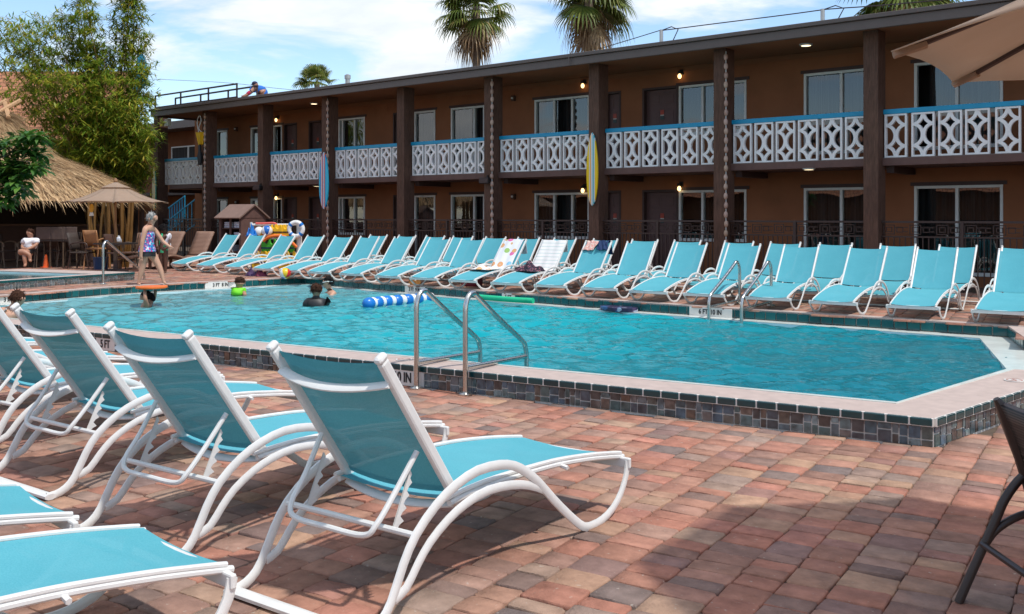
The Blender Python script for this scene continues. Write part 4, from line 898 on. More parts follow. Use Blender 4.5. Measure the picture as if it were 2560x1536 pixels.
# ---- broad leaved plant at the left edge
pc = PZ(-60, 560, 15.6); pc.z = ZF
pl = thing('broad_leaf_shrub', 'glossy broad leaved frangipani shrub hanging in at the left edge before the hut', 'shrub', pc)
mb = MB()
for i in range(150):
    u = rn.uniform(-60, 105); v = rn.uniform(335, 520)
    if u > 68+ (34 if v < 430 else -6) or (u > 30 and v > 490): continue
    c = PZ(u, v, 15+rn.uniform(-.6, .6))-pc; pass
    for k in range(15):
        a = rn.uniform(0, 2*pi); d = Vector((cos(a), sin(a), rn.uniform(-.35, .75))).normalized(); L = rn.uniform(.17, .27); s = d.cross(Vector((0, 0, 1))).normalized()*L*.15
        p0 = c+d*.02; p1 = p0+d*L*.35; p2 = p0+d*L*.7+Vector((0, 0, -.02)); p3 = p0+d*L+Vector((0, 0, -.07))
        mb.add([p0, p1+s, p1-s, p2+s*.95, p2-s*.95, p3], [(0, 1, 2), (2, 1, 3, 4), (4, 3, 5)])
MB().tube([(0, 0, 0), (.05, 0, 1.1), (0, .1, 2.2)], [.09, .07, .04], 8).build('trunk', M['bark'], pl, True); mb.build('foliage', M['broad'], pl)
# ---- parasols
def parasol(name, lab, c, R, ze, zt, rot, n=8, vent=True, group='tan parasols'):
    T = thing(name, lab, 'parasol', c, rot, group); H0 = c[2]
    V = [Vector((R*cos(2*pi*k/n), R*sin(2*pi*k/n), ze-H0)) for k in range(n)]; top = Vector((0, 0, zt-H0)); f0 = .22 if vent else .03
    mb = MB(); S = 6; U = 6
    for k in range(n):
        a, b = V[k], V[(k+1) % n]
        def fn(x, y, a=a, b=b):
            e = a.lerp(b, x); q = e.lerp(top, y*(1-f0)); inw = 1-.018*4*x*(1-x)*(1-y); q = Vector((q.x*inw, q.y*inw, q.z-.05*sin(pi*y)*1.0+.02*4*x*(1-x)*(1-y))); return tuple(q)
        mb.grid(fn, U, S)
    mb.build('canopy', M['tan'], T, 25, solid=.006)
    if vent:
        mb = MB(); q = [v.lerp(top, 1-f0*1.25)+Vector((0, 0, .03)) for v in V]; mb.add(q+[top+Vector((0, 0, .05))], [(k, (k+1) % n, n) for k in range(n)]); mb.build('vent_cap', M['tan'], T, solid=.006)
    for k in range(n):
        r_ = MB(); r_.tube([V[k].lerp(top, .02)+Vector((0, 0, -.022)), V[k].lerp(top, .3)+Vector((0, 0, -.062)), V[k].lerp(top, .6)+Vector((0, 0, -.07)), top+Vector((0, 0, -.09))], .013, 5); r_.build('rib', M['dkbrown'], T)
        mb = MB(); d = (top-V[k]).normalized(); mb.tube([V[k]+d*.01+Vector((0, 0, -.018)), V[k]+d*.15+Vector((0, 0, -.042))], [.024, .024], 6, flat=.7); mb.build('rib_pocket', M['tan'], T)
    MB().tube([(0, 0, 0), (0, 0, zt-H0)], .028, 10).build('pole', M['wood'], T, True); MB().lathe([(.30, 0), (.30, .05), (.06, .09), (.05, .3)], n=20).build('base', M['dkbrown'], T, True)
    MB().lathe([(.02, 0), (.05, .03), (.035, .09), (0, .12)], (0, 0, zt-H0+.03), 10).build('finial', M['wood'], T, True)
    return T
q = PZ(289, 664, 24.2); parasol('parasol', 'small tan parasol over the table area in front of the thatched hut', (q.x, q.y, ZF), 1.24, 1.98, 2.44, .25)
def cl(lat, d): q = RV*lat+DV*d; return q
ctr = cl(2.955, 3.63); k1 = (cl(1.535, 3.97)-ctr); a1 = atan2(k1.y, k1.x)
parasol('parasol', 'big tan parasol with dark ribs reaching in at the upper right corner', (ctr.x, ctr.y, 0), 1.46, 2.315, 3.03, a1, 8)
# ---------------------------------------------------------------- people
def skin(o, verts, edges, radii, root=0, lv=2):
    me = bpy.data.meshes.new(o); me.from_pydata(verts, edges, []); me.update(); ob = bpy.data.objects.new(o, me); COL.objects.link(ob)
    md = ob.modifiers.new('skin', 'SKIN'); md.use_smooth_shade = True
    for i, d in enumerate(me.skin_vertices[0].data): d.radius = (radii[i], radii[i]) if not isinstance(radii[i], tuple) else radii[i]; d.use_root = (i == root)
    s = ob.modifiers.new('smooth', 'SUBSURF'); s.levels = lv; s.render_levels = lv
    return ob
def chains_body(name, chains, mat, parent=None, lv=2):
    """chains of (point, radius); a chain whose first point already exists grows from that joint"""
    vs, es, rs = [], [], []
    def idx(p, r):
        for i, q in enumerate(vs):
            if (q-p).length < 1e-4: return i
        vs.append(p); rs.append(r); return len(vs)-1
    for ch in chains:
        pr = None
        for p, r in ch:
            i = idx(Vector(p), r*1.22)
            if pr is not None and i != pr: es.append((pr, i))
            pr = i
    dg_ = skin(name, [tuple(v) for v in vs], es, rs, 0, lv); bpy.context.view_layer.update()
    ev = dg_.evaluated_get(bpy.context.evaluated_depsgraph_get()); me = bpy.data.meshes.new_from_object(ev); bpy.data.objects.remove(dg_)
    me.name = name; me.materials.clear(); me.materials.append(mat); me.polygons.foreach_set('use_smooth', [True]*len(me.polygons))
    o = bpy.data.objects.new(name, me); COL.objects.link(o)
    if parent: o.parent = parent
    return o
def fabric(name, c, **k): return simple(name, c, .85, **k)
M['skin'] = simple('fair_skin', (.56, .31, .21), .5, var=.05, spec=.3, **{'Subsurface Weight': .0}); M['skind'] = simple('dark_skin', (.10, .045, .028), .45, var=.06); M['skint'] = simple('tan_skin', (.40, .20, .125), .5, var=.05)
M['hairg'] = simple('grey_hair', (.30, .29, .275), .8, var=.4, scale=40, bump=.5, bscale=90); M['hairb'] = simple('brown_hair', (.05, .022, .013), .85, spec=.15, var=.35, scale=40, bump=.5, bscale=90); M['hairk'] = simple('black_hair', (.010, .008, .008), .8, spec=.15, var=.4, scale=40, bump=.5)
M['eye'] = simple('eye_dark', (.012, .01, .01), .2)
def garment(f, name, pts, mat, flat=.66, n=14):
    P_ = [f.q(u, v, d) for u, v, d, r in pts]; mb = MB(); mb.tube(P_, [r*f.k/flat for *_, r in pts], n, up=RV, flat=flat); return mb.build(name, mat, f.T, True)
class Fig:
    """figure posed from points of the photo at one distance: q(u, v, depth offset)"""
    def __init__(s, u0, vf, zc, z0, label, group=None):
        s.zc = zc; s.o = PZ(u0, 540, zc); s.o.z = z0; s.T = thing('person', label, 'person', s.o, 0, group); s.k = zc/F
    def q(s, u, v, d=0.): 
        p = PZ(u, v, s.zc)+DV*d; return p-s.o
    def ch(s, *pts): return [(s.q(u, v, d), r*s.k) for u, v, d, r in pts]
def face(f, hu, hv, r, yaw, mat, hair, d=0., hairc=None, fwd=None):
    """eyes, nose side features for a head centre (hu,hv) radius r px; yaw 0 = towards camera, 90 = to the right"""
    a = radians(yaw); fx, fd = sin(a), -cos(a); sx_, sd_ = cos(a), sin(a); c = f.q(hu, hv, d); R = r*f.k
    fw = RV*fx+DV*fd; si = RV*sx_+DV*sd_
    for s in (-1, 1):
        e = MB(); e.ball(c+fw*R*.86+si*s*R*.36+Vector((0, 0, R*.05)), R*.10, 8, 6); e.build('eye', M['eye'], f.T, True)
def hair(f, hu, hv, r, mat, d=0., sc=(1.06, 1.06, 1.02), back=0., cut=.15, lump=.0, yaw=0):
    """cap of hair over the upper part and back of the head"""
    a = radians(yaw); fw = RV*sin(a)-DV*cos(a); c = f.q(hu, hv, d); R = r*f.k; mb = MB(); n, m = 20, 12; rnd = random.Random(int(hu*7)); vs = []; fs = []
    for i in range(m+1):
        el = pi/2-(pi*.92)*i/m
        for k in range(n):
            az = 2*pi*k/n; dr = Vector((cos(el)*cos(az), cos(el)*sin(az), sin(el))); fr_ = dr.dot(fw); lim = -.55+.95*max(0, fr_+.25)
            if dr.z < lim: dr = Vector((dr.x, dr.y, lim)).normalized()
            kk = 1+rnd.uniform(-lump, lump); 
            if dr.z <= lim+.02: kk = .90
            vs.append(c+Vector((dr.x*R*sc[0]*kk, dr.y*R*sc[1]*kk, dr.z*R*sc[2]*kk))-fw*back*R)
    for i in range(m):
        for k in range(n): fs.append((i*n+k, i*n+(k+1) % n, (i+1)*n+(k+1) % n, (i+1)*n+k))
    mb.add(vs, fs)
    for _ in range(170):
        dr = rdir(rnd, -.5, 1.); fr_ = dr.dot(fw)
        if dr.z < -.55+.95*max(0, fr_+.25)+.05: continue
        p = c+Vector((dr.x*R*sc[0], dr.y*R*sc[1], dr.z*R*sc[2]))*.98-fw*back*R; tg = (Vector((0, 0, -1))-dr*dr.dot(Vector((0, 0, -1)))-fw*.3+rdir(rnd)*.7+dr*.28).normalized()
        blade(mb, p, tg, R*rnd.uniform(.3, .6), R*.16, .1, dr)
    mb.build('hair', mat, f.T, True)
def head(hu, hv, r, neck_v, neck_u, yaw, d=0.):                               # profile aware head chain: neck -> jaw -> skull -> crown
    return None
def hand(f, wu, wv, du, dv, r, d=0., spread=1.):
    """palm and five fingers as thin chains from the wrist in direction (du,dv)"""
    L = hypot(du, dv); du, dv = du/L, dv/L; pu, pv = -dv, du; ch = []
    w = (wu, wv, d, r*.8); palm_ = (wu+du*r*1.3, wv+dv*r*1.3, d, r*.95); ch.append(f.ch(w, palm_))
    for i, (o, ln) in enumerate(((-.75, 1.9), (-.25, 2.25), (.25, 2.15), (.7, 1.7))):
        b = (wu+du*r*1.9+pu*o*r*spread, wv+dv*r*1.9+pv*o*r*spread, d, r*.30); m_ = (b[0]+du*r*ln*.5, b[1]+dv*r*ln*.5, d-.006, r*.27); e = (b[0]+du*r*ln*.95, b[1]+dv*r*ln*.95, d-.012+.01*i, r*.22)
        ch.append(f.ch(palm_, b, m_, e))
    ch.append(f.ch(palm_, (wu+du*r*1.1+pu*r*1.2, wv+dv*r*1.1+pv*r*1.2, d-.01, r*.32), (wu+du*r*2.1+pu*r*1.6, wv+dv*r*2.1+pv*r*1.6, d-.02, r*.25)))
    return ch
# -- walking woman
f = Fig(372, 711, 19.9, ZF, 'grey haired woman in a blue and pink patterned swimsuit walking past the pool')
C0 = (366, 628, 0, 15)
ch = [f.ch(C0, (366.5, 614, 0, 11.5), (367.5, 598, 0, 12), (369.5, 582, 0, 12), (372, 570, .0, 8.5), (376, 563, 0, 5.2), (379.5, 555, 0, 7.2), (381.5, 546, 0, 10.5), (380.5, 537, 0, 9.5)),
      f.ch((381.5, 546, 0, 10.5), (390.5, 548, 0, 4.2), (393.8, 549.5, 0, 1.6)), f.ch((379.5, 555, 0, 7.2), (387, 557.5, 0, 4.2)),
      f.ch((372, 570, 0, 8.5), (371, 573, -.17, 6), (366, 604, -.22, 4.3), (363.5, 630, -.23, 3.6), (363, 640, -.23, 3.2)),
      f.ch((372, 570, 0, 8.5), (378, 575, .17, 6), (399, 606, .2, 4.2), (410, 613.5, .18, 3.4), (416, 617.5, .18, 3.)),
      f.ch(C0, (365, 634, -.09, 10.5), (362.5, 652, -.10, 8.5), (361, 668, -.10, 6.2), (357.5, 680, -.10, 6.0), (352, 700, -.10, 3.4), (350, 708, -.10, 3.0), (356, 711, -.10, 2.4)),
      f.ch(C0, (374, 635, .09, 10.5), (384, 651, .1, 8.5), (392.5, 665, .1, 6.3), (397, 677, .1, 6.2), (403, 699, .1, 3.4), (404.5, 706, .1, 3.0), (411, 710, .1, 2.4))]
ch += hand(f, 363, 640, 1, 9, 3.2, -.23)+hand(f, 416, 617.5, 9, 5, 3., .18)
b = chains_body('body', ch, M['skin'], f.T)
hair(f, 380, 543.5, 11.6, M['hairg'], 0, (1.08, 1.02, 1.12), .14, lump=.09, yaw=90); face(f, 382, 546, 10, 90, None, None)
MB().ball(f.q(378.5, 548, -.125), 2.6*f.k, 8, 6, (1, .5, 1.3)).build('ear', M['skin'], f.T, True)
t = NT('floral_swimsuit'); v = t.coord('Object'); vo = t.n('ShaderNodeTexVoronoi', Scale=34.); t.l(v, vo.inputs['Vector']); sp_ = t.n('ShaderNodeSeparateColor'); t.l(vo.outputs['Color'], sp_.inputs[0])
r = t.ramp(sp_.outputs[0], [(0, (.02, .16, .45)), (.28, (.03, .42, .62)), (.45, (.62, .05, .26)), (.62, (.72, .70, .74)), (.75, (.09, .06, .30)), (.88, (.55, .04, .16))], 'CONSTANT'); M['floral'] = t.done(t.prin(r.outputs[0], .6))
garment(f, 'swimsuit', [(370.5, 579, 0, 13), (370, 585, 0, 15.2), (369.3, 593, 0, 16), (368.3, 603, 0, 15), (367.8, 612, 0, 16), (367.8, 622, 0, 19), (367.8, 629, 0, 20.5)], M['floral'], .74)
garment(f, 'swim_skirt', [(367.8, 626, 0, 19.8), (367.5, 633, 0, 20.6), (367.5, 641, 0, 21.2)], M['black'], .80)
for d in (-.12, .12): MB().tube([f.q(364, 584, d), f.q(370.5, 568, d*1.05), f.q(378, 582, d)], .011, 5).build('strap', M['floral'], f.T)
# -- girl with her back to us
f = Fig(409, 684, 23.9, ZF, 'girl in a green swimsuit standing with her back turned beside the wicker lounger')
C0 = (408, 624, 0, 9)
ch = [f.ch(C0, (408, 612, 0, 8.2), (408.5, 598, 0, 9), (409, 590, 0, 7.5), (409, 585, 0, 4.5), (408.5, 579, 0, 8), (408, 572, 0, 9.8), (408, 567, 0, 8.6)),
      f.ch((409, 590, 0, 7.5), (398.5, 590, 0, 4.6), (394, 604, -.05, 3.3), (398, 616, -.15, 2.8)), f.ch((409, 590, 0, 7.5), (420, 590, 0, 4.6), (427, 604, -.05, 3.4), (424, 617, -.12, 2.8), (418, 622, -.15, 2.6)),
      f.ch(C0, (403.5, 632, 0, 7), (403, 648, 0, 5.2), (404, 657, 0, 4.6), (404.5, 673, .02, 3.2), (405, 681, .02, 2.7), (403, 684, -.09, 2.4)),
      f.ch(C0, (413, 632, 0, 7), (414, 648, 0, 5.2), (414, 657, 0, 4.6), (413.5, 673, 0, 3.3), (413, 681, 0, 2.8), (413, 684, -.1, 2.4))]
ch += hand(f, 398, 616, 2, 5, 2.5, -.15)+hand(f, 418, 622, -5, 2, 2.4, -.15)
chains_body('body', ch, M['skind'], f.T); hair(f, 408, 571, 11.2, M['hairk'], 0, (1, 1, 1), 0, lump=.12, yaw=180)
M['green_suit'] = fabric('mint_green_fabric', (.05, .50, .24)); garment(f, 'swimsuit', [(408.5, 600, 0, 11), (408.3, 608, 0, 10.6), (408, 617, 0, 10.8), (408, 625, 0, 11.8), (408, 632, 0, 10.5)], M['green_suit'], 1.1)
MB().tube([f.q(408, 600, -.14), f.q(408.6, 584, -.08)], .02, 5).build('halter_tie', M['green_suit'], f.T)
tw = MB(); tw.grid(lambda a, b: tuple(f.q(420+9*a+2*sin(b*9), 586+34*b+3*sin(a*6), -.10-.05*sin(a*4+b*3))), 8, 10); tag(tw.build('hand_towel', fabric('white_cloth', (.72, .70, .74)), None, True, solid=.012, loc=f.o), 'white towel over the arm of the girl in green', 'towel')
# -- man seated under the hut
f = Fig(76, 664, 25.2, ZF, 'man in a white t-shirt sitting cross legged under the thatched roof')
C0 = (74, 626, 0, 12)
ch = [f.ch(C0, (74, 612, 0, 11.5), (75, 602, 0, 11), (76, 596, 0, 6), (76.5, 591, 0, 4.6), (77, 587, -.02, 7), (77, 581, -.02, 8.2), (77, 577, 0, 7.2)), f.ch((77, 581, -.02, 8.2), (77, 583, -.11, 2.)),
      f.ch((75, 602, 0, 11), (62, 602, 0, 5), (59, 614, -.05, 3.8), (68, 620, -.25, 3.2), (76, 621, -.3, 2.8)), f.ch((75, 602, 0, 11), (90, 602, 0, 5), (94, 612, -.05, 3.8), (88, 620, -.25, 3.2), (82, 622, -.3, 2.8)),
      f.ch(C0, (70, 630, -.1, 8), (72, 629, -.45, 6.6), (86, 628, -.52, 5.4), (98, 636, -.5, 4.4), (99, 648, -.5, 3.2), (103, 652, -.55, 2.6)), f.ch(C0, (80, 630, -.1, 8), (84, 630, -.45, 6.4), (86, 645, -.5, 4.8), (88, 660, -.5, 3.2), (90, 663, -.6, 2.6))]
chains_body('body', ch+hand(f, 76, 621, 5, 1, 2.6, -.3)+hand(f, 82, 622, -5, 1, 2.6, -.3), M['skint'], f.T)
hair(f, 77, 581, 8.8, M['hairb'], -.02, yaw=0); face(f, 77, 582, 8, 0, None, None, -.02)
M['white_cloth'] = fabric('white_cotton', (.78, .77, .80))
chains_body('shirt', [f.ch((74, 627, 0, 15), (74, 612, 0, 15), (75, 602, 0, 14.5), (75.6, 597, 0, 9)), f.ch((75, 602, 0, 14.5), (61, 602, 0, 8), (58, 611, -.04, 6.8)), f.ch((75, 602, 0, 14.5), (91, 602, 0, 8), (95, 610, -.04, 6.8))], M['white_cloth'], f.T)
chains_body('shorts', [f.ch((74, 629, 0, 12.6), (74, 624, 0, 12.6)), f.ch((74, 629, 0, 12.6), (70, 630, -.12, 9.2), (72, 629.5, -.36, 7.8)), f.ch((74, 629, 0, 12.6), (80, 630, -.12, 9.2), (84, 630, -.36, 7.6))], M['black'], f.T)
# -- worker on the roof
f = Fig(650, 246, 31.6, ZSOF+.22, 'worker in a blue shirt and dark cap bending over on the motel roof')
C0 = (660, 242, .05, 10)
ch = [f.ch(C0, (656, 230, 0, 10), (648, 222, 0, 9.5), (642, 217, 0, 5), (638.5, 213.5, 0, 6.4), (637.5, 211.5, 0, 7)), f.ch((648, 222, 0, 9.5), (639, 223, -.15, 5), (629, 236, -.25, 4), (617, 244, -.3, 3.2)), f.ch((648, 222, 0, 9.5), (652, 226, .2, 5), (662, 238, .25, 3.8), (664, 246, .1, 3.)), f.ch(C0, (664, 252, .1, 8), (660, 262, .2, 6))]
chains_body('body', ch+hand(f, 617, 244, -6, 4, 3., -.3), M['skint'], f.T)
M['blue_shirt'] = fabric('blue_work_shirt', (.02, .14, .50)); M['redcloth'] = fabric('red_cloth', (.45, .02, .06))
chains_body('shirt', [f.ch((661, 245, .05, 10.5), (656, 230, 0, 11.2), (648, 222, 0, 10.6), (644.5, 219, 0, 7)), f.ch((648, 222, 0, 10.6), (639, 223, -.15, 6.2), (632, 232, -.22, 5)), f.ch((648, 222, 0, 10.6), (653, 227, .2, 6), (660, 236, .24, 5))], M['blue_shirt'], f.T)
chains_body('sleeve', [f.ch((632.5, 231.5, -.22, 4.8), (622, 240.5, -.28, 4.2))], M['redcloth'], f.T)
c = f.q(637, 209.5); MB().ball(c, 7.6*f.k, 14, 7, (1, 1, .8)).build('cap', simple('navy_cap', (.015, .02, .05), .8), f.T, True); MB().ball(c-RV*6*f.k+Vector((0, 0, -2*f.k)), 5*f.k, 10, 5, (1, 1, .18)).build('cap_brim', M['black'], f.T, True)
# -- swimmers
def swimmer(u, vw, lab, ch, mat, hr, yaw, hairmat, zc=None, lump=.07, fc=True, long=False):
    zc = zc or (CH-ZW)*F/(vw-HZ); f = Fig(u, vw, zc, ZW, lab); b = chains_body('body', [f.ch(*c) for c in ch], mat, f.T)
    hu, hv, r = hr; hair(f, hu, hv, r, hairmat, 0, lump=lump, yaw=yaw, back=.04)
    if fc: face(f, hu, hv+1, r*.95, yaw, None, None)
    for s in (-1, 1):
        a = radians(yaw); si = RV*cos(a)+DV*sin(a); MB().ball(f.q(hu, hv+2)+si*s*r*.98*f.k, r*.2*f.k, 8, 6, (.7, .7, 1.2)).build('ear', mat, f.T, True)
    return f
f = swimmer(28, 800, 'woman with short brown hair and a patterned bikini leaning at the near left pool edge', [[(22, 812, 0, 19), (22, 795, 0, 20), (23, 783, 0, 18), (30, 774, 0, 11), (38, 764, 0, 8), (43, 756, 0, 13), (44.5, 747, 0, 16.5), (44.5, 741, 0, 15)], [(23, 783, 0, 18), (46, 785, 0, 10), (53, 797, 0, 8), (56, 812, .1, 7)], [(23, 783, 0, 18), (2, 780, 0, 9.5), (-10, 792, -.1, 8), (-16, 806, -.15, 7)]], M['skin'], (44.5, 744, 17.6), 150, M['hairb'], zc=14.6)
t = NT('leopard_print'); vo = t.n('ShaderNodeTexVoronoi', Scale=60.); t.l(t.coord('Object'), vo.inputs['Vector']); r = t.ramp(vo.outputs['Distance'], [(.3, (.03, .02, .02)), (.5, (.5, .45, .42))]); M['print'] = t.done(t.prin(r.outputs[0], .7))
MB().tube(spline([f.q(26, 770, -.10), f.q(19, 780, -.155), f.q(14, 798, -.16)], 4), .02, 6, flat=.5).build('bikini_strap', M['print'], f.T, True)
f = swimmer(364, 763, 'girl in the water holding an orange bodyboard over her head', [[(364, 776, 0, 12), (364, 764, 0, 11), (364, 756, 0, 5), (363.5, 749, -.0, 9), (363, 741, 0, 12), (364, 735, 0, 11)], [(363.5, 743, 0, 10), (352, 745, 0, 3.4)], [(364, 764, 0, 11), (373, 762, -.12, 6), (374, 745, -.2, 4.2), (370, 728, -.15, 3.6), (368, 722, -.1, 3.2)], [(364, 764, 0, 11), (366, 761, .15, 6), (376, 744, .2, 4.2), (384, 727, .1, 3.4)]], M['skint'], (365, 739.5, 12.8), -88, M['hairk'])
mb = MB(); o_ = f.o; L = MB(); L.tube(spline([f.q(372, 738, .05), f.q(380, 746, .04), (f.q(385, 752, 0))], 3), [.07, .06, .055, .05, .045, .03, .02], 6); L.build('wet_hair', M['hairk'], f.T, True)
p0 = PZ(381, 719.5, f.zc-.02); bdm = MB(); pl_ = [(.285*cos(a)*(1 if cos(a) < 0 else .9), .21*sin(a)) for a in [2*pi*k/24 for k in range(24)]]
bdm.prism(pl_, -.0, .036); bb = bdm.build('bodyboard', simple('orange_board', (.80, .16, .02), .4), None, bevel=.014, loc=(p0.x, p0.y, p0.z-.01)); bb.rotation_euler = (.03, -.02, TH); tag(bb, 'orange edged bodyboard held flat above the head of the girl in the pool', 'bodyboard')
MB().prism([(x*.9, y*.88) for x, y in pl_], -.006, -.0005).build('slick_bottom', simple('dark_slick', (.02, .04, .06), .3), bb)
f = swimmer(598, 736, 'small child in a bright green swim vest swimming by the 3 FT 8 IN marker', [[(598, 744, 0, 11), (598, 733, 0, 11), (599, 722, 0, 7), (599.5, 717, 0, 5), (599.5, 711, 0, 10), (600, 704, 0, 11)], [(598, 733, 0, 11), (612, 733, -.05, 5), (618, 738, -.15, 4)], [(598, 733, 0, 11), (586, 733, .05, 5), (578, 738, 0, 4)]], M['skint'], (600, 705, 12), 30, M['hairb'])
M['lime'] = simple('lime_vest', (.20, .70, .02), .6); chains_body('swim_vest', [f.ch((594, 742, 0, 15), (594, 732, 0, 16), (595, 723, 0, 14), (596, 719, 0, 9)), f.ch((594, 732, 0, 16), (609, 728, 0, 8), (613, 734, 0, 6))], M['lime'], f.T)
f = swimmer(792, 762, 'boy in a black rash shirt seen from behind in the pool', [[(788, 775, 0, 18), (789, 760, 0, 19), (790, 748, 0, 10), (791, 741, 0, 5.5), (791, 733, 0, 10), (791, 725, 0, 13), (791, 719, 0, 11.5)], [(789, 760, 0, 19), (769, 755, 0, 10), (759, 766, -.05, 8)], [(789, 760, 0, 19), (810, 754, 0, 10), (822, 764, -.05, 8)]], M['skint'], (791, 723, 14), 175, M['hairb'])
bd_ = [c for c in f.T.children if c.name.startswith('body')][0]; bd_.data.materials.append(M['black']); zc_ = f.q(791, 739.5).z
for p_ in bd_.data.polygons:
    if p_.center.z < zc_: p_.material_index = 1
f = swimmer(826, 734, 'bare shouldered boy with goggles facing left in the pool by the wall', [[(828, 746, 0, 11), (828, 735, 0, 11), (825, 728, 0, 6), (822, 721, 0, 5), (818.5, 714, 0, 9), (818, 706, 0, 11), (820, 700, 0, 10)], [(818, 708, 0, 9), (808, 711, 0, 3)], [(828, 735, 0, 11), (836, 734, -.1, 5.5), (830, 742, -.2, 4)], [(828, 735, 0, 11), (820, 733, .15, 5.5), (808, 739, .1, 4)]], M['skin'], (820.5, 703.5, 12.2), -80, M['hairk'])
MB().tube([f.q(809, 706, -.09), f.q(807.5, 706.5, 0), f.q(809, 706, .09)], .028, 6).build('goggles', M['black'], f.T, True); MB().tube([f.q(809, 706, -.09), f.q(820, 703, -.125), f.q(832, 704, -.05)], .011, 5).build('goggle_strap', M['frame'], f.T)
# ---------------------------------------------------------------- pool ladders and handrails
M['steel'] = NT('brushed_steel'); t = M['steel']; M['steel'] = t.done(t.prin((.56, .55, .52), t.ramp(t.noise(t.coord('Object', (1, 1, .1)), 30, 3), [(.3, (.18,)*3), (.7, (.34,)*3)]).outputs[0], 1.))
def rail_thing(base, end, ztop, zb, zbar, lab, grp, zend=-.4, flange=True):
    d = Vector((end[0]-base[0], end[1]-base[1], 0)); s = d.length; R = thing('pool_handrail', lab, 'handrail', base, atan2(d.y, d.x), grp); b = base[2]
    z = lambda q: q-b
    prof = [(0, 0), (0, z(b+(ztop-b)*.55)), (.0, z(ztop-.16)), (.022, z(ztop-.07)), (.075, z(ztop-.012)), (.14, z(ztop-.008)), (.20, z(ztop-.045)), (s*.55, z(ztop-.045-(ztop-.045-zb)*(s*.55-.2)/(s-.26))), (s-.08, z(zb+.03)), (s-.02, z(zb-.05)), (s, z(zb-.14)), (s, z((zb+zend)/2)), (s, z(zend))]
    MB().tube(spline([(x, 0, q) for x, q in prof], 4), .0245, 12, up=(0, 1, 0)).build('tube', M['steel'], R, True)
    if zbar: MB().tube([(0, 0, z(zbar[0])), (s, 0, z(zbar[1]))], .022, 10).build('cross_tube', M['steel'], R, True)
    if flange: MB().lathe([(.068, .0), (.068, .014), (.05, .026), (.026, .032)], n=20).build('base_flange', M['steel'], R, True)
    return R
nw = Vector((-sin(A97), cos(A97), 0))
for (u, v, lab) in ((1041.4, 972.7, 'steel pool handrail in the foreground, the left one of the pair'), (1163.5, 987.8, 'steel pool handrail in the foreground, the right one of the pair')):
    g = G(u, v, 0); e = g+nw*1.08; rail_thing((g.x, g.y, 0.), e, .935, .36, (.25, .225), lab, 'steel handrails in pairs at the pool edge')
for (u, v, u2, lab) in ((1849, 760.5, 1772, 'steel ladder rail on the far side, the left one of the pair'), (1928, 766, 1854, 'steel ladder rail on the far side, the right one of the pair')):
    g = G(u, v, ZF+.005); best = min(range(20, 160), key=lambda k: abs((lambda p: CX+F*(p.x*TC+p.y*TS)/(-p.x*TS+p.y*TC))(g+Vector((.03, -1, 0))*k*.01)-u2)); e = g+Vector((.03, -1, 0))*best*.01
    zt = CH-(654-HZ)/F*(-g.x*TS+g.y*TC); rail_thing((g.x, g.y, ZF+.005), e, zt, ZF+.20, (ZF+.07, ZF+.03), lab, 'steel handrails in pairs at the pool edge')
g = G(258, 711, ZF); e = G(361, 716, ZG); rail_thing((g.x, g.y, ZF), e, ZF+.88, ZF+.16, None, 'single steel grab rail slanting into the pool beside the wading pool', 'steel handrails in pairs at the pool edge')['group'] = 'single pool handrail'
# ---------------------------------------------------------------- things floating
M['blue'] = simple('blue_vinyl', (.01, .17, .55), .3, spec=.5); M['wvinyl'] = simple('white_vinyl', (.78, .78, .76), .3)
a, b = G(915, 764, ZW+.02), G(1078, 748, ZW+.02); T = thing('float_chain', 'inflated blue and white ball chain floating in the pool', 'pool float', a, atan2((b-a).y, (b-a).x)); L = (b-a).length; k = 7
for i in range(k):
    x = L*i/k; MB().ball((x+L/k*.30, .04*sin(i*.9), .03), .105, 14, 8, (1.25, 1, 1)).build('blue_segment', M['blue'], T, True); MB().lathe([(.055, -.06), (.092, -.03), (.10, .0), (.092, .04), (.05, .07)], n=14).build('white_segment', M['wvinyl'], T, True, loc=(x+L/k*.74, .04*sin(i*.9+.5), .03)).rotation_euler = (0, pi/2, 0)
a, b = WY(1197, 743, 13.02), WY(1333, 752.5, 13.02); n_ = MB(); n_.tube(spline([a, a.lerp(b, .3)+Vector((0, -.03, .0)), a.lerp(b, .65)+Vector((0, -.05, 0)), b], 5), .048, 12); tag(n_.build('pool_noodle', simple('green_foam', (.01, .50, .24), .6), None, True), 'green foam pool noodle floating along the far pool wall', 'pool noodle')
t = NT('dark_print'); vo = t.n('ShaderNodeTexVoronoi', Scale=13.); t.l(t.coord('Object'), vo.inputs['Vector']); sc_ = t.n('ShaderNodeSeparateColor'); t.l(vo.outputs['Color'], sc_.inputs[0]); r = t.ramp(sc_.outputs[0], [(0, (.02, .015, .05)), (.55, (.05, .03, .09)), (.72, (.35, .40, .5)), (.85, (.03, .10, .25))], 'CONSTANT'); M['dprint'] = t.done(t.prin(r.outputs[0], .4))
g = G(1545, 778, ZW); g.z += .03; mb = MB(); mb.prism([(.37*cos(a)*(1.05 if cos(a) > 0 else .95), .22*sin(a)) for a in [2*pi*k/22 for k in range(22)]], -.02, .045); o = mb.build('bodyboard', M['dprint'], None, bevel=.018, loc=g); o.rotation_euler = (.0, .0, -.15); tag(o, 'dark purple patterned bodyboard floating near the far wall', 'bodyboard')
g = G(1010, 703, ZF); t = NT('brown_print'); r = t.ramp(t.noise(t.coord('Object'), 30, 3), [(.35, (.05, .02, .01)), (.55, (.28, .12, .02)), (.7, (.10, .05, .02))]); M['bprint'] = t.done(t.prin(r.outputs[0], .9))
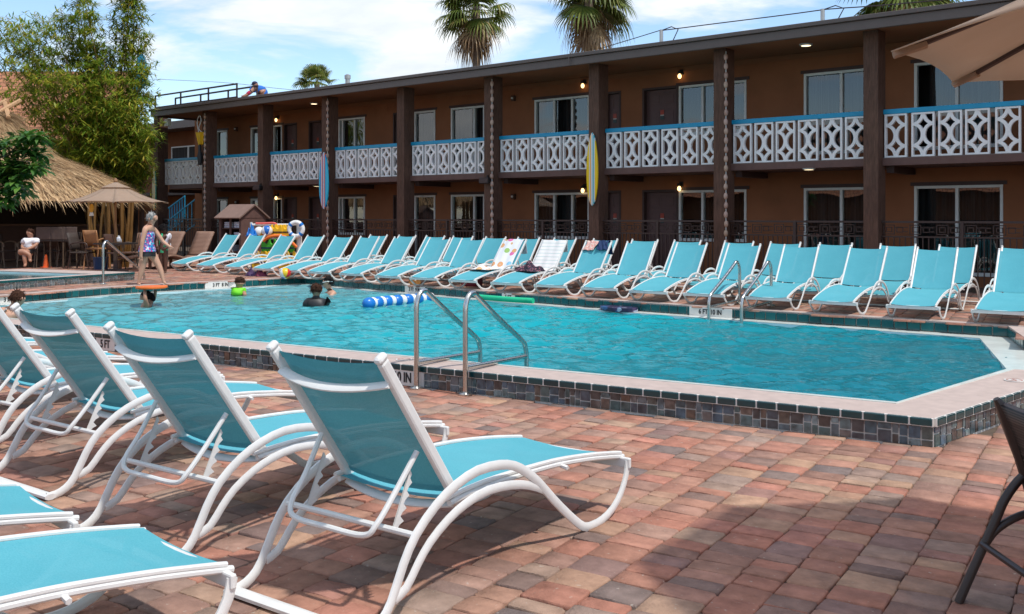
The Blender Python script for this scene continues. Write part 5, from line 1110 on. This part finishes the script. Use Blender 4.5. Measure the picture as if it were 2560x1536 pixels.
def heap(name, mat, c, sx, sy, h, lab, cat, seed=1, n=22):
    rnd = random.Random(seed); ph = [rnd.uniform(0, 6) for _ in range(8)]
    def fn(u, v):
        x, y = u*2-1, v*2-1; r = min(1, sqrt(x*x+y*y)); e = max(0, 1-r**2.2); z = h*e*(.65+.25*sin(7*x+ph[0]+2*y)+.22*sin(9*y+ph[1])+.15*sin(15*x*y+ph[2])); k = 1+.12*sin(5*atan2(y, x)+ph[3]); return (x*sx*k, y*sy*k, max(.004, z))
    mb = MB(); mb.grid(fn, n, n); o = mb.build(name, mat, None, True, solid=.004, loc=c); return tag(o, lab, cat)
g = G(1026, 712, ZF+.01); heap('folded_cloth', M['bprint'], (g.x, g.y+.10, ZF+.01), .19, .12, .13, 'brown printed cloth bundled on the coping above the 3 FT 9 IN marker', 'cloth', 5)
# ---------------------------------------------------------------- towels and clothes on loungers
def drape(lg, x0, x1, w0, w1, mat, lab, name='towel', cat='towel', back=.28, seat=0., seed=1, wav=.012, n=14, lift=.02):
    hinge = Vector((0, .56, .385)); top = Vector((0, .02, 1.055)); bd = (top-hinge).normalized(); bn = Vector((0, bd.z, -bd.y)); Lb = (top-hinge).length; rnd = random.Random(seed); ph = [rnd.uniform(0, 6) for _ in range(6)]
    path = []
    if seat: 
        for k in range(6): s_ = 1-k/6; path.append(Vector((0, .62+seat*s_, .405-.0*s_+.012)))
    for k in range(16): w = w0+(w1-w0)*k/15; path.append(hinge+bd*(Lb*min(w, 1.01))+bn*lift)
    if w1 >= 1.:
        path.append(top+bd*.04-bn*.03)
        for k in range(1, 5): path.append(top+bd*.02-bn*.055+Vector((0, -.01*k, -back*k/4)))
    m = len(path)-1
    def fn(u, v):
        f = v*m; i = min(int(f), m-1); p = path[i].lerp(path[i+1], f-i); x = x0+(x1-x0)*u+.02*sin(5*v+ph[0]); wv = wav*(sin(9*u+ph[1]+4*v)+sin(17*u+ph[2]-6*v)*.6); return (x, p.y+bn.y*wv, p.z+bn.z*wv+.004)
    mb = MB(); mb.grid(fn, n, m*2); o = mb.build(name, mat, None, True, solid=.008); o.location = lg.location; o.rotation_euler = lg.rotation_euler; o.scale = lg.scale; return tag(o, lab, cat)
t = NT('round_fruit_print'); v = t.coord('Object', (4.8, 4.8, 4.8)); vo = t.n('ShaderNodeTexVoronoi', Scale=1., Randomness=.55); t.l(v, vo.inputs['Vector']); ring = t.ramp(vo.outputs['Distance'], [(0, (1, 1, 1)), (.06, (.55, .55, .55)), (.10, (1, 1, 1)), (.36, (0, 0, 0))], 'CONSTANT')
sc_ = t.n('ShaderNodeSeparateColor'); t.l(vo.outputs['Color'], sc_.inputs[0]); hue = t.ramp(sc_.outputs[0], [(0, (.62, .38, .18)), (.3, (.25, .50, .66)), (.45, (.30, .48, .14)), (.6, (.66, .34, .16)), (.78, (.68, .16, .36)), (.9, (.5, .32, .2))], 'CONSTANT'); c_ = t.mix(ring.outputs[0], (.72, .73, .76), hue.outputs[0]); M['fruit'] = t.done(t.prin(c_, .95))
t = NT('thin_stripes'); wv = t.n('ShaderNodeTexWave', Scale=4.2, wave_type='BANDS', bands_direction='Z'); t.l(t.coord('Object'), wv.inputs['Vector']); r = t.ramp(wv.outputs['Fac'], [(0, (.74, .72, .70)), (.72, (.74, .72, .70)), (.80, (.62, .36, .34)), (.86, (.74, .72, .70)), (.94, (.45, .62, .60))], 'CONSTANT'); M['stripe'] = t.done(t.prin(r.outputs[0], .95))
drape(front[9], -.27, .30, -.02, 1., M['fruit'], 'towel printed with round fruit slices hung over a lounger back', back=.30, seat=.25, seed=2)
drape(front[10], -.30, .31, .05, 1., M['stripe'], 'white towel with thin pink and green stripes over a lounger back', back=.24, seat=.10, seed=3)
t = NT('pink_print'); r = t.ramp(t.noise(t.coord('Object'), 26, 2), [(.38, (.66, .30, .26)), (.5, (.72, .62, .52)), (.6, (.60, .12, .16)), (.7, (.65, .5, .2))], 'CONSTANT'); M['pinkp'] = t.done(t.prin(r.outputs[0], .9))
drape(front[11], -.0, .29, .70, 1., M['pinkp'], 'pink floral swim shorts hung over the lounger back', 'swim_shorts', 'swimwear', .1, seed=4, lift=.03)
drape(front[11], -.30, -.03, .72, 1., simple('navy_cloth', (.008, .03, .10), .85), 'navy swim trunks with white lining hung over the lounger back', 'board_shorts', 'swimwear', .25, seed=6, lift=.03, wav=.02)
t = NT('dark_floral'); r = t.ramp(t.noise(t.coord('Object'), 34, 2), [(.38, (.015, .012, .02)), (.5, (.05, .03, .06)), (.58, (.35, .10, .12)), (.66, (.30, .28, .30)), (.7, (.02, .02, .04))], 'CONSTANT'); M['dfl'] = t.done(t.prin(r.outputs[0], .9))
def on_seat(lg, x, y, z=.415): m_ = Matrix.Translation(lg.location) @ Matrix.Rotation(lg.rotation_euler.z, 4, 'Z') @ Matrix.Scale(lg.scale.x, 4); return m_ @ Vector((x, y, z))
heap('cover_up', M['dfl'], on_seat(front[10], .12, .86), .30, .22, .20, 'dark floral garment heaped on the seat below the striped towel', 'garment', 7)
heap('beach_towel', M['fruit'], on_seat(front[9], .10, 1.05), .26, .22, .07, 'crumpled pale printed towel lying on the seat left of the dark garment', 'towel', 9)
# ---------------------------------------------------------------- toys, bags, hutch
def beachball(p, r, lab, stops, grp='beach balls'):
    t = NT('beach_ball'); s_ = t.n('ShaderNodeSeparateXYZ'); t.l(t.coord('Object', (1, 1, 1), (.5, .6, .3)), s_.inputs[0]); m_ = t.n('ShaderNodeMath', operation='ARCTAN2'); t.l(s_.outputs[1], m_.inputs[0]); t.l(s_.outputs[0], m_.inputs[1]); mr = t.n('ShaderNodeMapRange'); mr.inputs[1].default_value = -pi; mr.inputs[2].default_value = pi; t.l(m_.outputs[0], mr.inputs[0])
    r_ = t.ramp(mr.outputs[0], stops, 'CONSTANT'); mt = t.done(t.prin(r_.outputs[0], .3, 0, None, .5)); o = MB().ball((0, 0, 0), r, 20, 14).build('beach_ball', mt, None, True, loc=p); return tag(o, lab, 'beach ball', grp)
wh, rd2, bl2, yl2 = (.75, .74, .72), (.60, .03, .03), (.01, .12, .45), (.75, .50, .02)
six = [(0, rd2), (1/6, wh), (2/6, bl2), (3/6, wh), (4/6, yl2), (5/6, wh)]
g = G(713, 698, ZF); beachball((g.x, g.y, ZF+.125), .125, 'red, yellow and blue beach ball on the deck under the loungers', [(0, bl2), (1/6, wh), (2/6, yl2), (3/6, rd2), (4/6, yl2), (5/6, wh)])
def bag(u, v, w, h, mat, lab, seed): g = G(u, v, ZF); return heap('beach_bag', mat, (g.x, g.y, ZF+.002), w, w*.7, h, lab, 'bag', seed)
bag(632, 690, .20, .20, simple('purple_bag', (.05, .02, .08), .7), 'dark purple bag on the deck under the third far lounger', 11); bag(652, 691, .2, .16, simple('maroon_bag', (.16, .02, .05), .7), 'maroon bag beside the purple bag under the far loungers', 12)
g = G(1180, 716, ZF); o = MB().bx(-.19, .19, -.13, .13, 0, .26).build('cooler_bag', simple('wine_red_bag', (.17, .012, .03), .7), None, bevel=.04, loc=g); o.rotation_euler = (0, 0, .3); tag(o, 'wine red cooler bag standing under the lounger with the round fruit towel', 'bag')
# towel hutch
M['hutch'] = simple('hutch_wood', (.12, .062, .05), .75, var=.15, scale=10); M['hroof'] = simple('hutch_roof', (.20, .125, .10), .8, var=.1)
hp = PZ(606, 640, 28.6); hp.z = ZF; H = thing('towel_hutch', 'brown gabled wooden towel hutch with open shelves behind the loungers', 'towel cabinet', hp, TH-.55)
w_, d_ = .80, .95
for x in (-w_/2, 0, w_/2): MB().bx(x-.025, x+.025, -d_/2, -d_/2+.05, 0, 1.36).build('post', M['hutch'], H)
MB().bx(w_/2+.026, w_/2+.05, -d_/2+.0, d_/2, .1, 1.36).bx(-w_/2-.05, -w_/2-.026, -d_/2, d_/2, .1, 1.36).bx(-w_/2, w_/2, d_/2-.03, d_/2, .1, 1.36).build('panel', M['hutch'], H)
for z_ in (.35, .72, 1.02): MB().bx(-w_/2, w_/2, -d_/2+.055, d_/2-.035, z_, z_+.025).build('shelf', M['hutch'], H)
mb = MB(); e = .12
for s in (-1, 1): mb.add([(-w_/2-.12, s*(d_/2+e), 1.33), (w_/2+.12, s*(d_/2+e), 1.33), (w_/2+.12, 0, 1.72), (-w_/2-.12, 0, 1.72)], [(0, 1, 2, 3)])
mb.build('roof', M['hroof'], H, solid=.04)
MB().add([(w_/2+.052, -d_/2, 1.34), (w_/2+.052, d_/2, 1.34), (w_/2+.052, 0, 1.69)], [(0, 1, 2)]).build('gable', M['hutch'], H, solid=.02)
MB().add([(-w_/2-.052, -d_/2, 1.34), (-w_/2-.052, d_/2, 1.34), (-w_/2-.052, 0, 1.69)], [(0, 1, 2)]).build('gable', M['hutch'], H, solid=.02)
Rm = Matrix.Rotation(TH-.55, 3, 'Z'); M['towelw'] = fabric('white_towel', (.66, .67, .74))
for x, z_, lab in ((-.2, 1.05, 'stack of pale folded towels on the left upper hutch shelf'), (.2, 1.05, 'stack of pale folded towels on the right upper hutch shelf'), (.2, .75, 'stack of pale folded towels on the right middle hutch shelf'), (-.2, .375, 'stack of pale folded towels on the lower hutch shelf')):
    mb = MB()
    for k in range(3): mb.bx(-.15, .15, -.2, .2, .06*k, .06*k+.055)
    p = hp+Rm @ Vector((x, -.18, 0)); p.z = ZF+z_; o = mb.build('towel_stack', M['towelw'], None, bevel=.02, loc=p); o.rotation_euler = (0, 0, TH-.55); tag(o, lab, 'towel stack', 'folded towels in the hutch')
# rack with life vests, balls and a lifebuoy
ZR = 26.6; rp = PZ(690, 600, ZR); rp.z = ZF; K = thing('toy_rack', 'white plastic pipe rack holding life vests and pool toys', 'rack', rp, TH); pxm = ZR/F
def lx(u): return (u-690)*pxm
def lz(v): return CH-(v-HZ)*pxm-ZF
for u in (628, 748): MB().tube([(lx(u), 0, 0), (lx(u), 0, lz(556))], .035 if u < 700 else .075, 10).build('post', M['wvinyl'], K, True)
for v in (562, 597, 632): MB().tube([(lx(628), 0, lz(v)), (lx(748), 0, lz(v))], .028, 8).build('rail', M['wvinyl'], K, True)
for u in (628, 748): MB().tube([(lx(u), -.35, .03), (lx(u), .35, .03)], .035, 8).build('foot', M['wvinyl'], K, True)
def wpt(u, v, d): return PZ(u, v, ZR)+DV*d
vest_poly = [(-.12, 0), (.12, 0), (.15, .16), (.13, .30), (.10, .36), (.065, .37), (.055, .27), (0, .22), (-.055, .27), (-.065, .37), (-.10, .36), (-.13, .30), (-.15, .16)]
def vest_mesh(mat, sc):
    mb = MB(); mb.prism([(x*sc, y*sc-.37*sc) for x, y in vest_poly], -.035, .035); remapY(mb, 0); return mb.mesh('life_vest', mat)
def vest(u, v, d, sc, mat, lab, grp, belt):
    o = bpy.data.objects.new('life_vest', vest_mesh(mat, sc)); COL.objects.link(o); o.location = wpt(u, v, d); o.rotation_euler = (0, 0, TH+random.uniform(-.4, .1)); md = o.modifiers.new('soft', 'BEVEL'); md.width = .02; md.segments = 2
    MB().bx(-.14*sc, .14*sc, -.045, .045, -.27*sc, -.23*sc).build('belt', belt, o); tag(o, lab, 'life vest', grp)
M['yvest'] = simple('yellow_vest', (.80, .47, .01), .6); M['gvest'] = simple('green_vest', (.06, .42, .03), .6); M['nb'] = simple('navy_belt', (.01, .03, .09), .7)
for i, u in enumerate((689, 699, 709, 718)): vest(u, 561, -.10-.06*(i % 2), .85, M['yvest'], ['first yellow life vest on the top rail, next to the red and white ball', 'second yellow life vest from the ball on the top rail', 'third yellow life vest from the ball on the top rail', 'yellow life vest on the top rail touching the lifebuoy'][i], 'yellow life vests on the top rail', M['black'])
for i, u in enumerate((668, 684, 700, 714, 726)): vest(u, 597, -.08-.05*(i % 2), 1.0, M['gvest'], ['leftmost green life vest on the middle rail', 'second green life vest from the left', 'third green life vest from the left, mostly behind a lounger back', 'fourth green life vest from the left, mostly behind a lounger back', 'rightmost green life vest by the post'][i], 'green life vests on the middle rail', M['nb'])
for i, u in enumerate((648, 660, 673, 686, 700, 714, 728)): vest(u, 627, -.12-.06*(i % 2), 1.25, M['yvest'], ['leftmost', 'second', 'third', 'fourth', 'fifth', 'sixth', 'rightmost'][i]+' yellow life vest on the bottom rail counted from the left', 'yellow life vests on the bottom rail', M['nb'])
beachball(wpt(671, 578, -.16), .155, 'red, white and blue beach ball hanging in the rack', six); beachball(wpt(651, 580, -.12), .14, 'yellow and white beach ball beside the red and white one', [(0, yl2), (.25, wh), (.5, yl2), (.75, wh)]); beachball(wpt(630, 588, -.05), .14, 'blue and yellow beach ball at the left end of the rack', [(0, bl2), (.3, yl2), (.6, wh), (.8, bl2)])
o = heap('inflatable_toy', M['blue'], wpt(634, 590, -.2), .15, .12, .34, 'limp bright blue inflatable hanging at the left end of the rack', 'inflatable', 14)
mb = MB(); mb.tube(spline([wpt(664, 602, -.25), wpt(680, 592, -.28), wpt(700, 589, -.28), wpt(718, 592, -.26), wpt(732, 604, -.22), wpt(746, 618, -.2)], 4), .04, 10); tag(mb.build('pool_noodle', simple('orange_foam', (.78, .17, .02), .6), None, True), 'orange foam noodle arched across the toy rack', 'pool noodle')
mb = MB(); mb.tube(spline([wpt(640, 559, -.02), wpt(660, 559, -.02), wpt(684, 558, -.02), wpt(692, 562, -.02)], 3), .03, 8); tag(mb.build('pool_noodle', simple('coral_foam', (.70, .12, .10), .6), None, True), 'coral red foam noodle lying along the top rail of the rack', 'pool noodle')
lb = thing('lifebuoy', 'white ring lifebuoy with blue bands hung on the white post', 'lifebuoy', wpt(743, 573.5, -.16), TH); Rb = .185
MB().tube([(Rb*cos(a), 0, Rb*1.02*sin(a)) for a in [2*pi*k/28 for k in range(28)]], .062, 12, up=(0, 1, 0), closed=True).build('ring', M['wvinyl'], lb, True)
for a0 in (40, 140, 225, 318):
    MB().tube([(Rb*cos(radians(a0+k*5)), 0, Rb*1.02*sin(radians(a0+k*5))) for k in range(-2, 3)], .0645, 12, up=(0, 1, 0)).build('band', M['blue'], lb, True)
# wicker loungers at the left
t = NT('brown_wicker'); wv = t.n('ShaderNodeTexWave', Scale=9., wave_type='BANDS', bands_direction='Z', Distortion=.5); t.l(t.coord('Object'), wv.inputs['Vector']); r = t.ramp(wv.outputs['Fac'], [(.2, (.17, .09, .06)), (.7, (.33, .19, .13))]); M['wicker'] = t.done(t.prin(r.outputs[0], .6, 0, t.bump(wv.outputs['Fac'], .5, .01)))
def wicker(u, v, lab):
    p = G(u, v, ZF); T = thing('wicker_lounger', lab, 'sun lounger', p, TH+radians(148), 0 or 'brown wicker loungers by the stairs')
    pr = spline([(0, 1.5, .30), (0, 1.1, .36), (0, .7, .27), (0, .35, .22), (0, .12, .30)], 4); mb = MB(); mb.grid(lambda a, b: (lambda q: ((a*2-1)*.34, q.y, q.z))(pr[min(len(pr)-1, int(b*(len(pr)-1)+.5))]), 4, 16); mb.build('seat', M['wicker'], T, True, solid=.05)
    mb = MB(); mb.grid(lambda a, b: ((a*2-1)*.34, .10-.34*b, .30+.66*b), 4, 8); mb.build('backrest', M['wicker'], T, True, solid=.05)
    for x in (-.3, .3):
        for y in (.2, 1.35): MB().bx(x-.03, x+.03, y-.03, y+.03, 0, .24).build('leg', M['wicker'], T)
wicker(497, 668, 'brown wicker lounger right of the girl in green, left of the teal row'); wicker(424, 668, 'brown wicker lounger half hidden behind the girl in green')
# seating under and around the hut
def chair(name, lab, u, v, rz, seat, back, mat, leg, grp, w=.48, arms=True):
    p = G(u, v, ZF); T = thing(name, lab, 'chair', p, rz, grp); h = w/2
    MB().bx(-h, h, -h, h, seat-.04, seat).build('seat', mat, T, bevel=.015); mb = MB(); mb.grid(lambda a, b: ((a*2-1)*h*.95, h-.02+.12*b-.03*cos((a-.5)*3), seat+.06+(back-seat-.06)*b), 6, 3); mb.build('backrest', mat, T, True, solid=.035)
    for x in (-h+.03, h-.03):
        MB().tube([(x, h+.08, 0), (x, h-.02, seat), (x, h+.11, back)], .018, 6).build('leg', leg, T, True); MB().tube([(x, -h-.05, 0), (x, -h+.02, seat), (x, -h+.03, seat+.2)], .018, 6).build('leg', leg, T, True)
        if arms: MB().tube(spline([(x, -h-.02, seat+.1), (x, -h+.02, seat+.22), (x, 0, seat+.25), (x, h+.02, seat+.2)], 3), .018, 6).build('arm', leg, T, True)
    MB().tube([(-h+.03, -h-.02, seat*.45), (h-.03, -h-.02, seat*.45)], .014, 6).build('stretcher', leg, T, True)
M['dwick'] = simple('dark_wicker', (.05, .035, .028), .7, var=.25, scale=30); M['dleg'] = simple('bronze_legs', (.12, .08, .05), .5); M['owood'] = simple('golden_wood', (.36, .17, .07), .5, var=.15)
gc = 'dark wicker chairs under the thatched roof'
chair('patio_chair', 'dark wicker chair right of the orange cone', 142, 667, TH+3.0, .45, .95, M['dwick'], M['dleg'], gc); chair('patio_chair', 'dark wicker chair second right of the orange cone', 190, 666, TH+3.3, .45, .95, M['dwick'], M['dleg'], gc)
chair('patio_chair', 'dark wicker chair under the man in the white shirt', 78, 668, TH, .45, .9, M['dwick'], M['dleg'], gc, .52); chair('patio_chair', 'dark wicker chair at the left picture edge under the hut', 8, 668, TH+1.2, .45, .95, M['dwick'], M['dleg'], gc)
chair('patio_chair', 'bronze framed chair seen side on left of the golden wooden chair', 208, 672, TH+1.4, .45, .95, M['dwick'], M['iron'], gc); chair('patio_chair', 'rattan chair with curved arms right of the table under the parasol', 338, 672, TH-2.0, .45, .95, M['wicker'], M['dleg'], gc); chair('patio_chair', 'rattan chair with bent arm loops behind the slanting grab rail', 300, 674, TH+2.5, .45, .92, M['wicker'], M['dleg'], gc)
chair('wooden_chair', 'golden wooden high chair beside the vertical grab rail', 243, 672, TH+2.9, .55, 1.02, M['owood'], M['owood'], None, .44, True)
g = PZ(289, 664, 24.2); g.z = ZF; T = thing('patio_table', 'round dark table under the small tan parasol', 'table', g); MB().lathe([(.52, .70), (.52, .73)], n=24).build('tabletop', M['dwick'], T); MB().tube([(0, 0, 0), (0, 0, .7)], .05, 8).build('pedestal', M['dleg'], T); MB().lathe([(.3, 0), (.28, .04), (.05, .07)], n=16).build('foot', M['dleg'], T)
for u, lab in ((150, 'bar stool at the left of the bar counter'), (183, 'bar stool in the middle of the bar counter'), (118, 'bar stool behind the orange cone at the bar counter')):
    p = PZ(u, 600, 26.6); p.z = ZF; T = thing('bar_stool', lab, 'bar stool', p, TH+3.1, 'bar stools at the hut counter'); MB().bx(-.2, .2, -.2, .2, .70, .75).build('seat', M['dwick'], T, bevel=.02); MB().bx(-.2, .2, .17, .21, .76, 1.10).build('backrest', simple('stool_back', (.11, .075, .06), .7), T, bevel=.01)
    for x in (-.17, .17):
        for y in (-.17, .17): MB().tube([(x*1.15, y*1.15, 0), (x, y, .7)], .016, 5).build('leg', M['dleg'], T)
g = PZ(296, 602, 26.4); t = NT('silver_film'); M['film'] = t.done(t.prin((.55, .57, .60), .12, .35, t.bump(t.noise(t.coord('Object'), 12, 3), .6, .03))); tag(MB().ball(g, .13, 18, 12, (1, 1, 1.1)).build('foil_balloon', M['film'], None, True), 'shiny silver round balloon over the table by the bamboo', 'balloon')
g = G(252, 674, ZF); T = thing('plastic_tub', 'dark blue plastic tub under the golden wooden chair', 'tub', g); MB().lathe([(.17, 0), (.19, .30), (.2, .30), (.2, .32), (.17, .32)], n=18).build('body', simple('navy_plastic', (.008, .04, .12), .4), T, True)
g = G(115, 669.5, ZF); T = thing('traffic_cone', 'bright orange traffic cone on the deck in front of the bar', 'traffic cone', g); M['cone'] = simple('cone_orange', (.85, .13, .02), .55); MB().lathe([(.078, .02), (.03, .345), (.022, .35), (.0, .35)], n=18).build('cone', M['cone'], T, True); MB().bx(-.11, .11, -.11, .11, 0, .02).build('base', M['cone'], T, bevel=.006)
p = PZ(229, 521, 24.2); T = thing('hanging_lantern', 'small yellow fish shaped lantern hanging under the thatch', 'lantern', p, TH); MB().ball((0, 0, 0), .085, 12, 8, (.7, .5, 1.3)).build('body', simple('lantern_yellow', (.75, .38, .03), .4), T, True); MB().tube([(0, 0, .1), (0, 0, .55)], .006, 4).build('cord', M['iron'], T); MB().add([(-.03, 0, -.09), (.03, 0, -.09), (.06, 0, -.19), (-.06, 0, -.19)], [(0, 1, 2, 3)]).build('tail', M['wvinyl'], T, solid=.02)
p = WY(499, 332, 18.62); T = thing('safety_harness', 'yellow safety vest and black strap bag hung on the corner post', 'safety vest', p); mb = MB(); mb.prism([(-.14, 0), (.15, 0), (.12, -.38), (.03, -.42), (-.06, -.18)], -.05, .05); remapY(mb, 0).build('vest', M['yvest'], T, bevel=.02)
MB().tube([(-.0, 0, -.25), (.02, 0, -.65), (.03, 0, -.8), (.02, 0, -1.1)], [.05, .06, .10, .06], 8).build('bag', M['black'], T, True); MB().tube(spline([(-.05, 0, .0), (-.12, -.02, .35), (.02, -.02, .58), (.12, -.02, .4), (-.02, -.02, .15), (.13, -.02, .02)], 5), .014, 5).build('rope', M['frame'], T, True)
p = PZ(575, 577, 29.5); tag(MB().lathe([(.03, -.16), (.07, .13), (.075, .13), (.0, .13)], p, 12).build('orange_cup', simple('orange_plastic', (.70, .25, .04), .5), None, True), 'orange cone shaped cup on the fence left of the towel hutch', 'cup')
# ---------------------------------------------------------------- dark wicker armchair at the right edge
M['bronze'] = simple('dark_bronze', (.035, .022, .018), .38, var=.1, spec=.5)
t = NT('woven_wicker'); br = t.n('ShaderNodeTexBrick', Scale=1.); sx = t.n('ShaderNodeSeparateXYZ'); t.l(t.coord('Object'), sx.inputs[0]); cb_ = t.n('ShaderNodeCombineXYZ'); t.l(sx.outputs[0], cb_.inputs[0]); t.l(sx.outputs[2], cb_.inputs[1]); t.l(cb_.outputs[0], br.inputs['Vector'])
br.inputs['Brick Width'].default_value = .034; br.inputs['Row Height'].default_value = .013; br.inputs['Mortar Size'].default_value = .003; br.inputs['Color1'].default_value = (.05, .035, .03, 1); br.inputs['Color2'].default_value = (.10, .075, .065, 1); br.inputs['Mortar'].default_value = (.008, .006, .005, 1); M['weave'] = t.done(t.prin(br.outputs[0], .5, 0, t.bump(br.outputs['Fac'], -.8, .006)))
fo = cl(1.905, 4.18); T = thing('wicker_armchair', 'dark brown woven armchair cut by the right picture edge', 'chair', (fo.x, fo.y, 0), TH); W_ = -.48                 # local x right, y away from the camera
for y in (0., W_):
    MB().tube(spline([(0, y, 0), (.07, y, .16), (.155, y, .345), (.20, y, .445), (.27, y, .535), (.36, y, .585), (.50, y, .60), (.66, y, .57)], 4), .019, 10, up=(0, 1, 0)).build('side_frame', M['bronze'], T, True)
    MB().tube(spline([(.105, y, .235), (.16, y, .31), (.26, y, .37), (.40, y, .40), (.55, y, .40), (.62, y, .3), (.68, y, .0)], 4), .017, 10, up=(0, 1, 0)).build('brace', M['bronze'], T, True)
    bt_, tp_ = Vector((.33, y-.0, .40)), Vector((.21, y, .83)); MB().tube([(bt_.x, y+.0, bt_.z), (.265, y, .62), (.205, y, .80), (.16, y, .87)], [.030, .032, .042, .016], 8, flat=.8).build('back_post', M['bronze'], T, True)
MB().tube([(.10, 0, .25), (.10, W_, .25)], .014, 8).build('stretcher', M['bronze'], T, True)
mb = MB(); mb.grid(lambda a, b: (.325-.145*b-.03*sin(pi*a)*0+.015*sin(pi*b), W_*a, .42+.43*b), 6, 6); mb.build('back_weave', M['weave'], T, True, solid=.03); MB().bx(.33, .80, W_+.02, -.02, .385, .42).build('seat', M['weave'], T, bevel=.01)
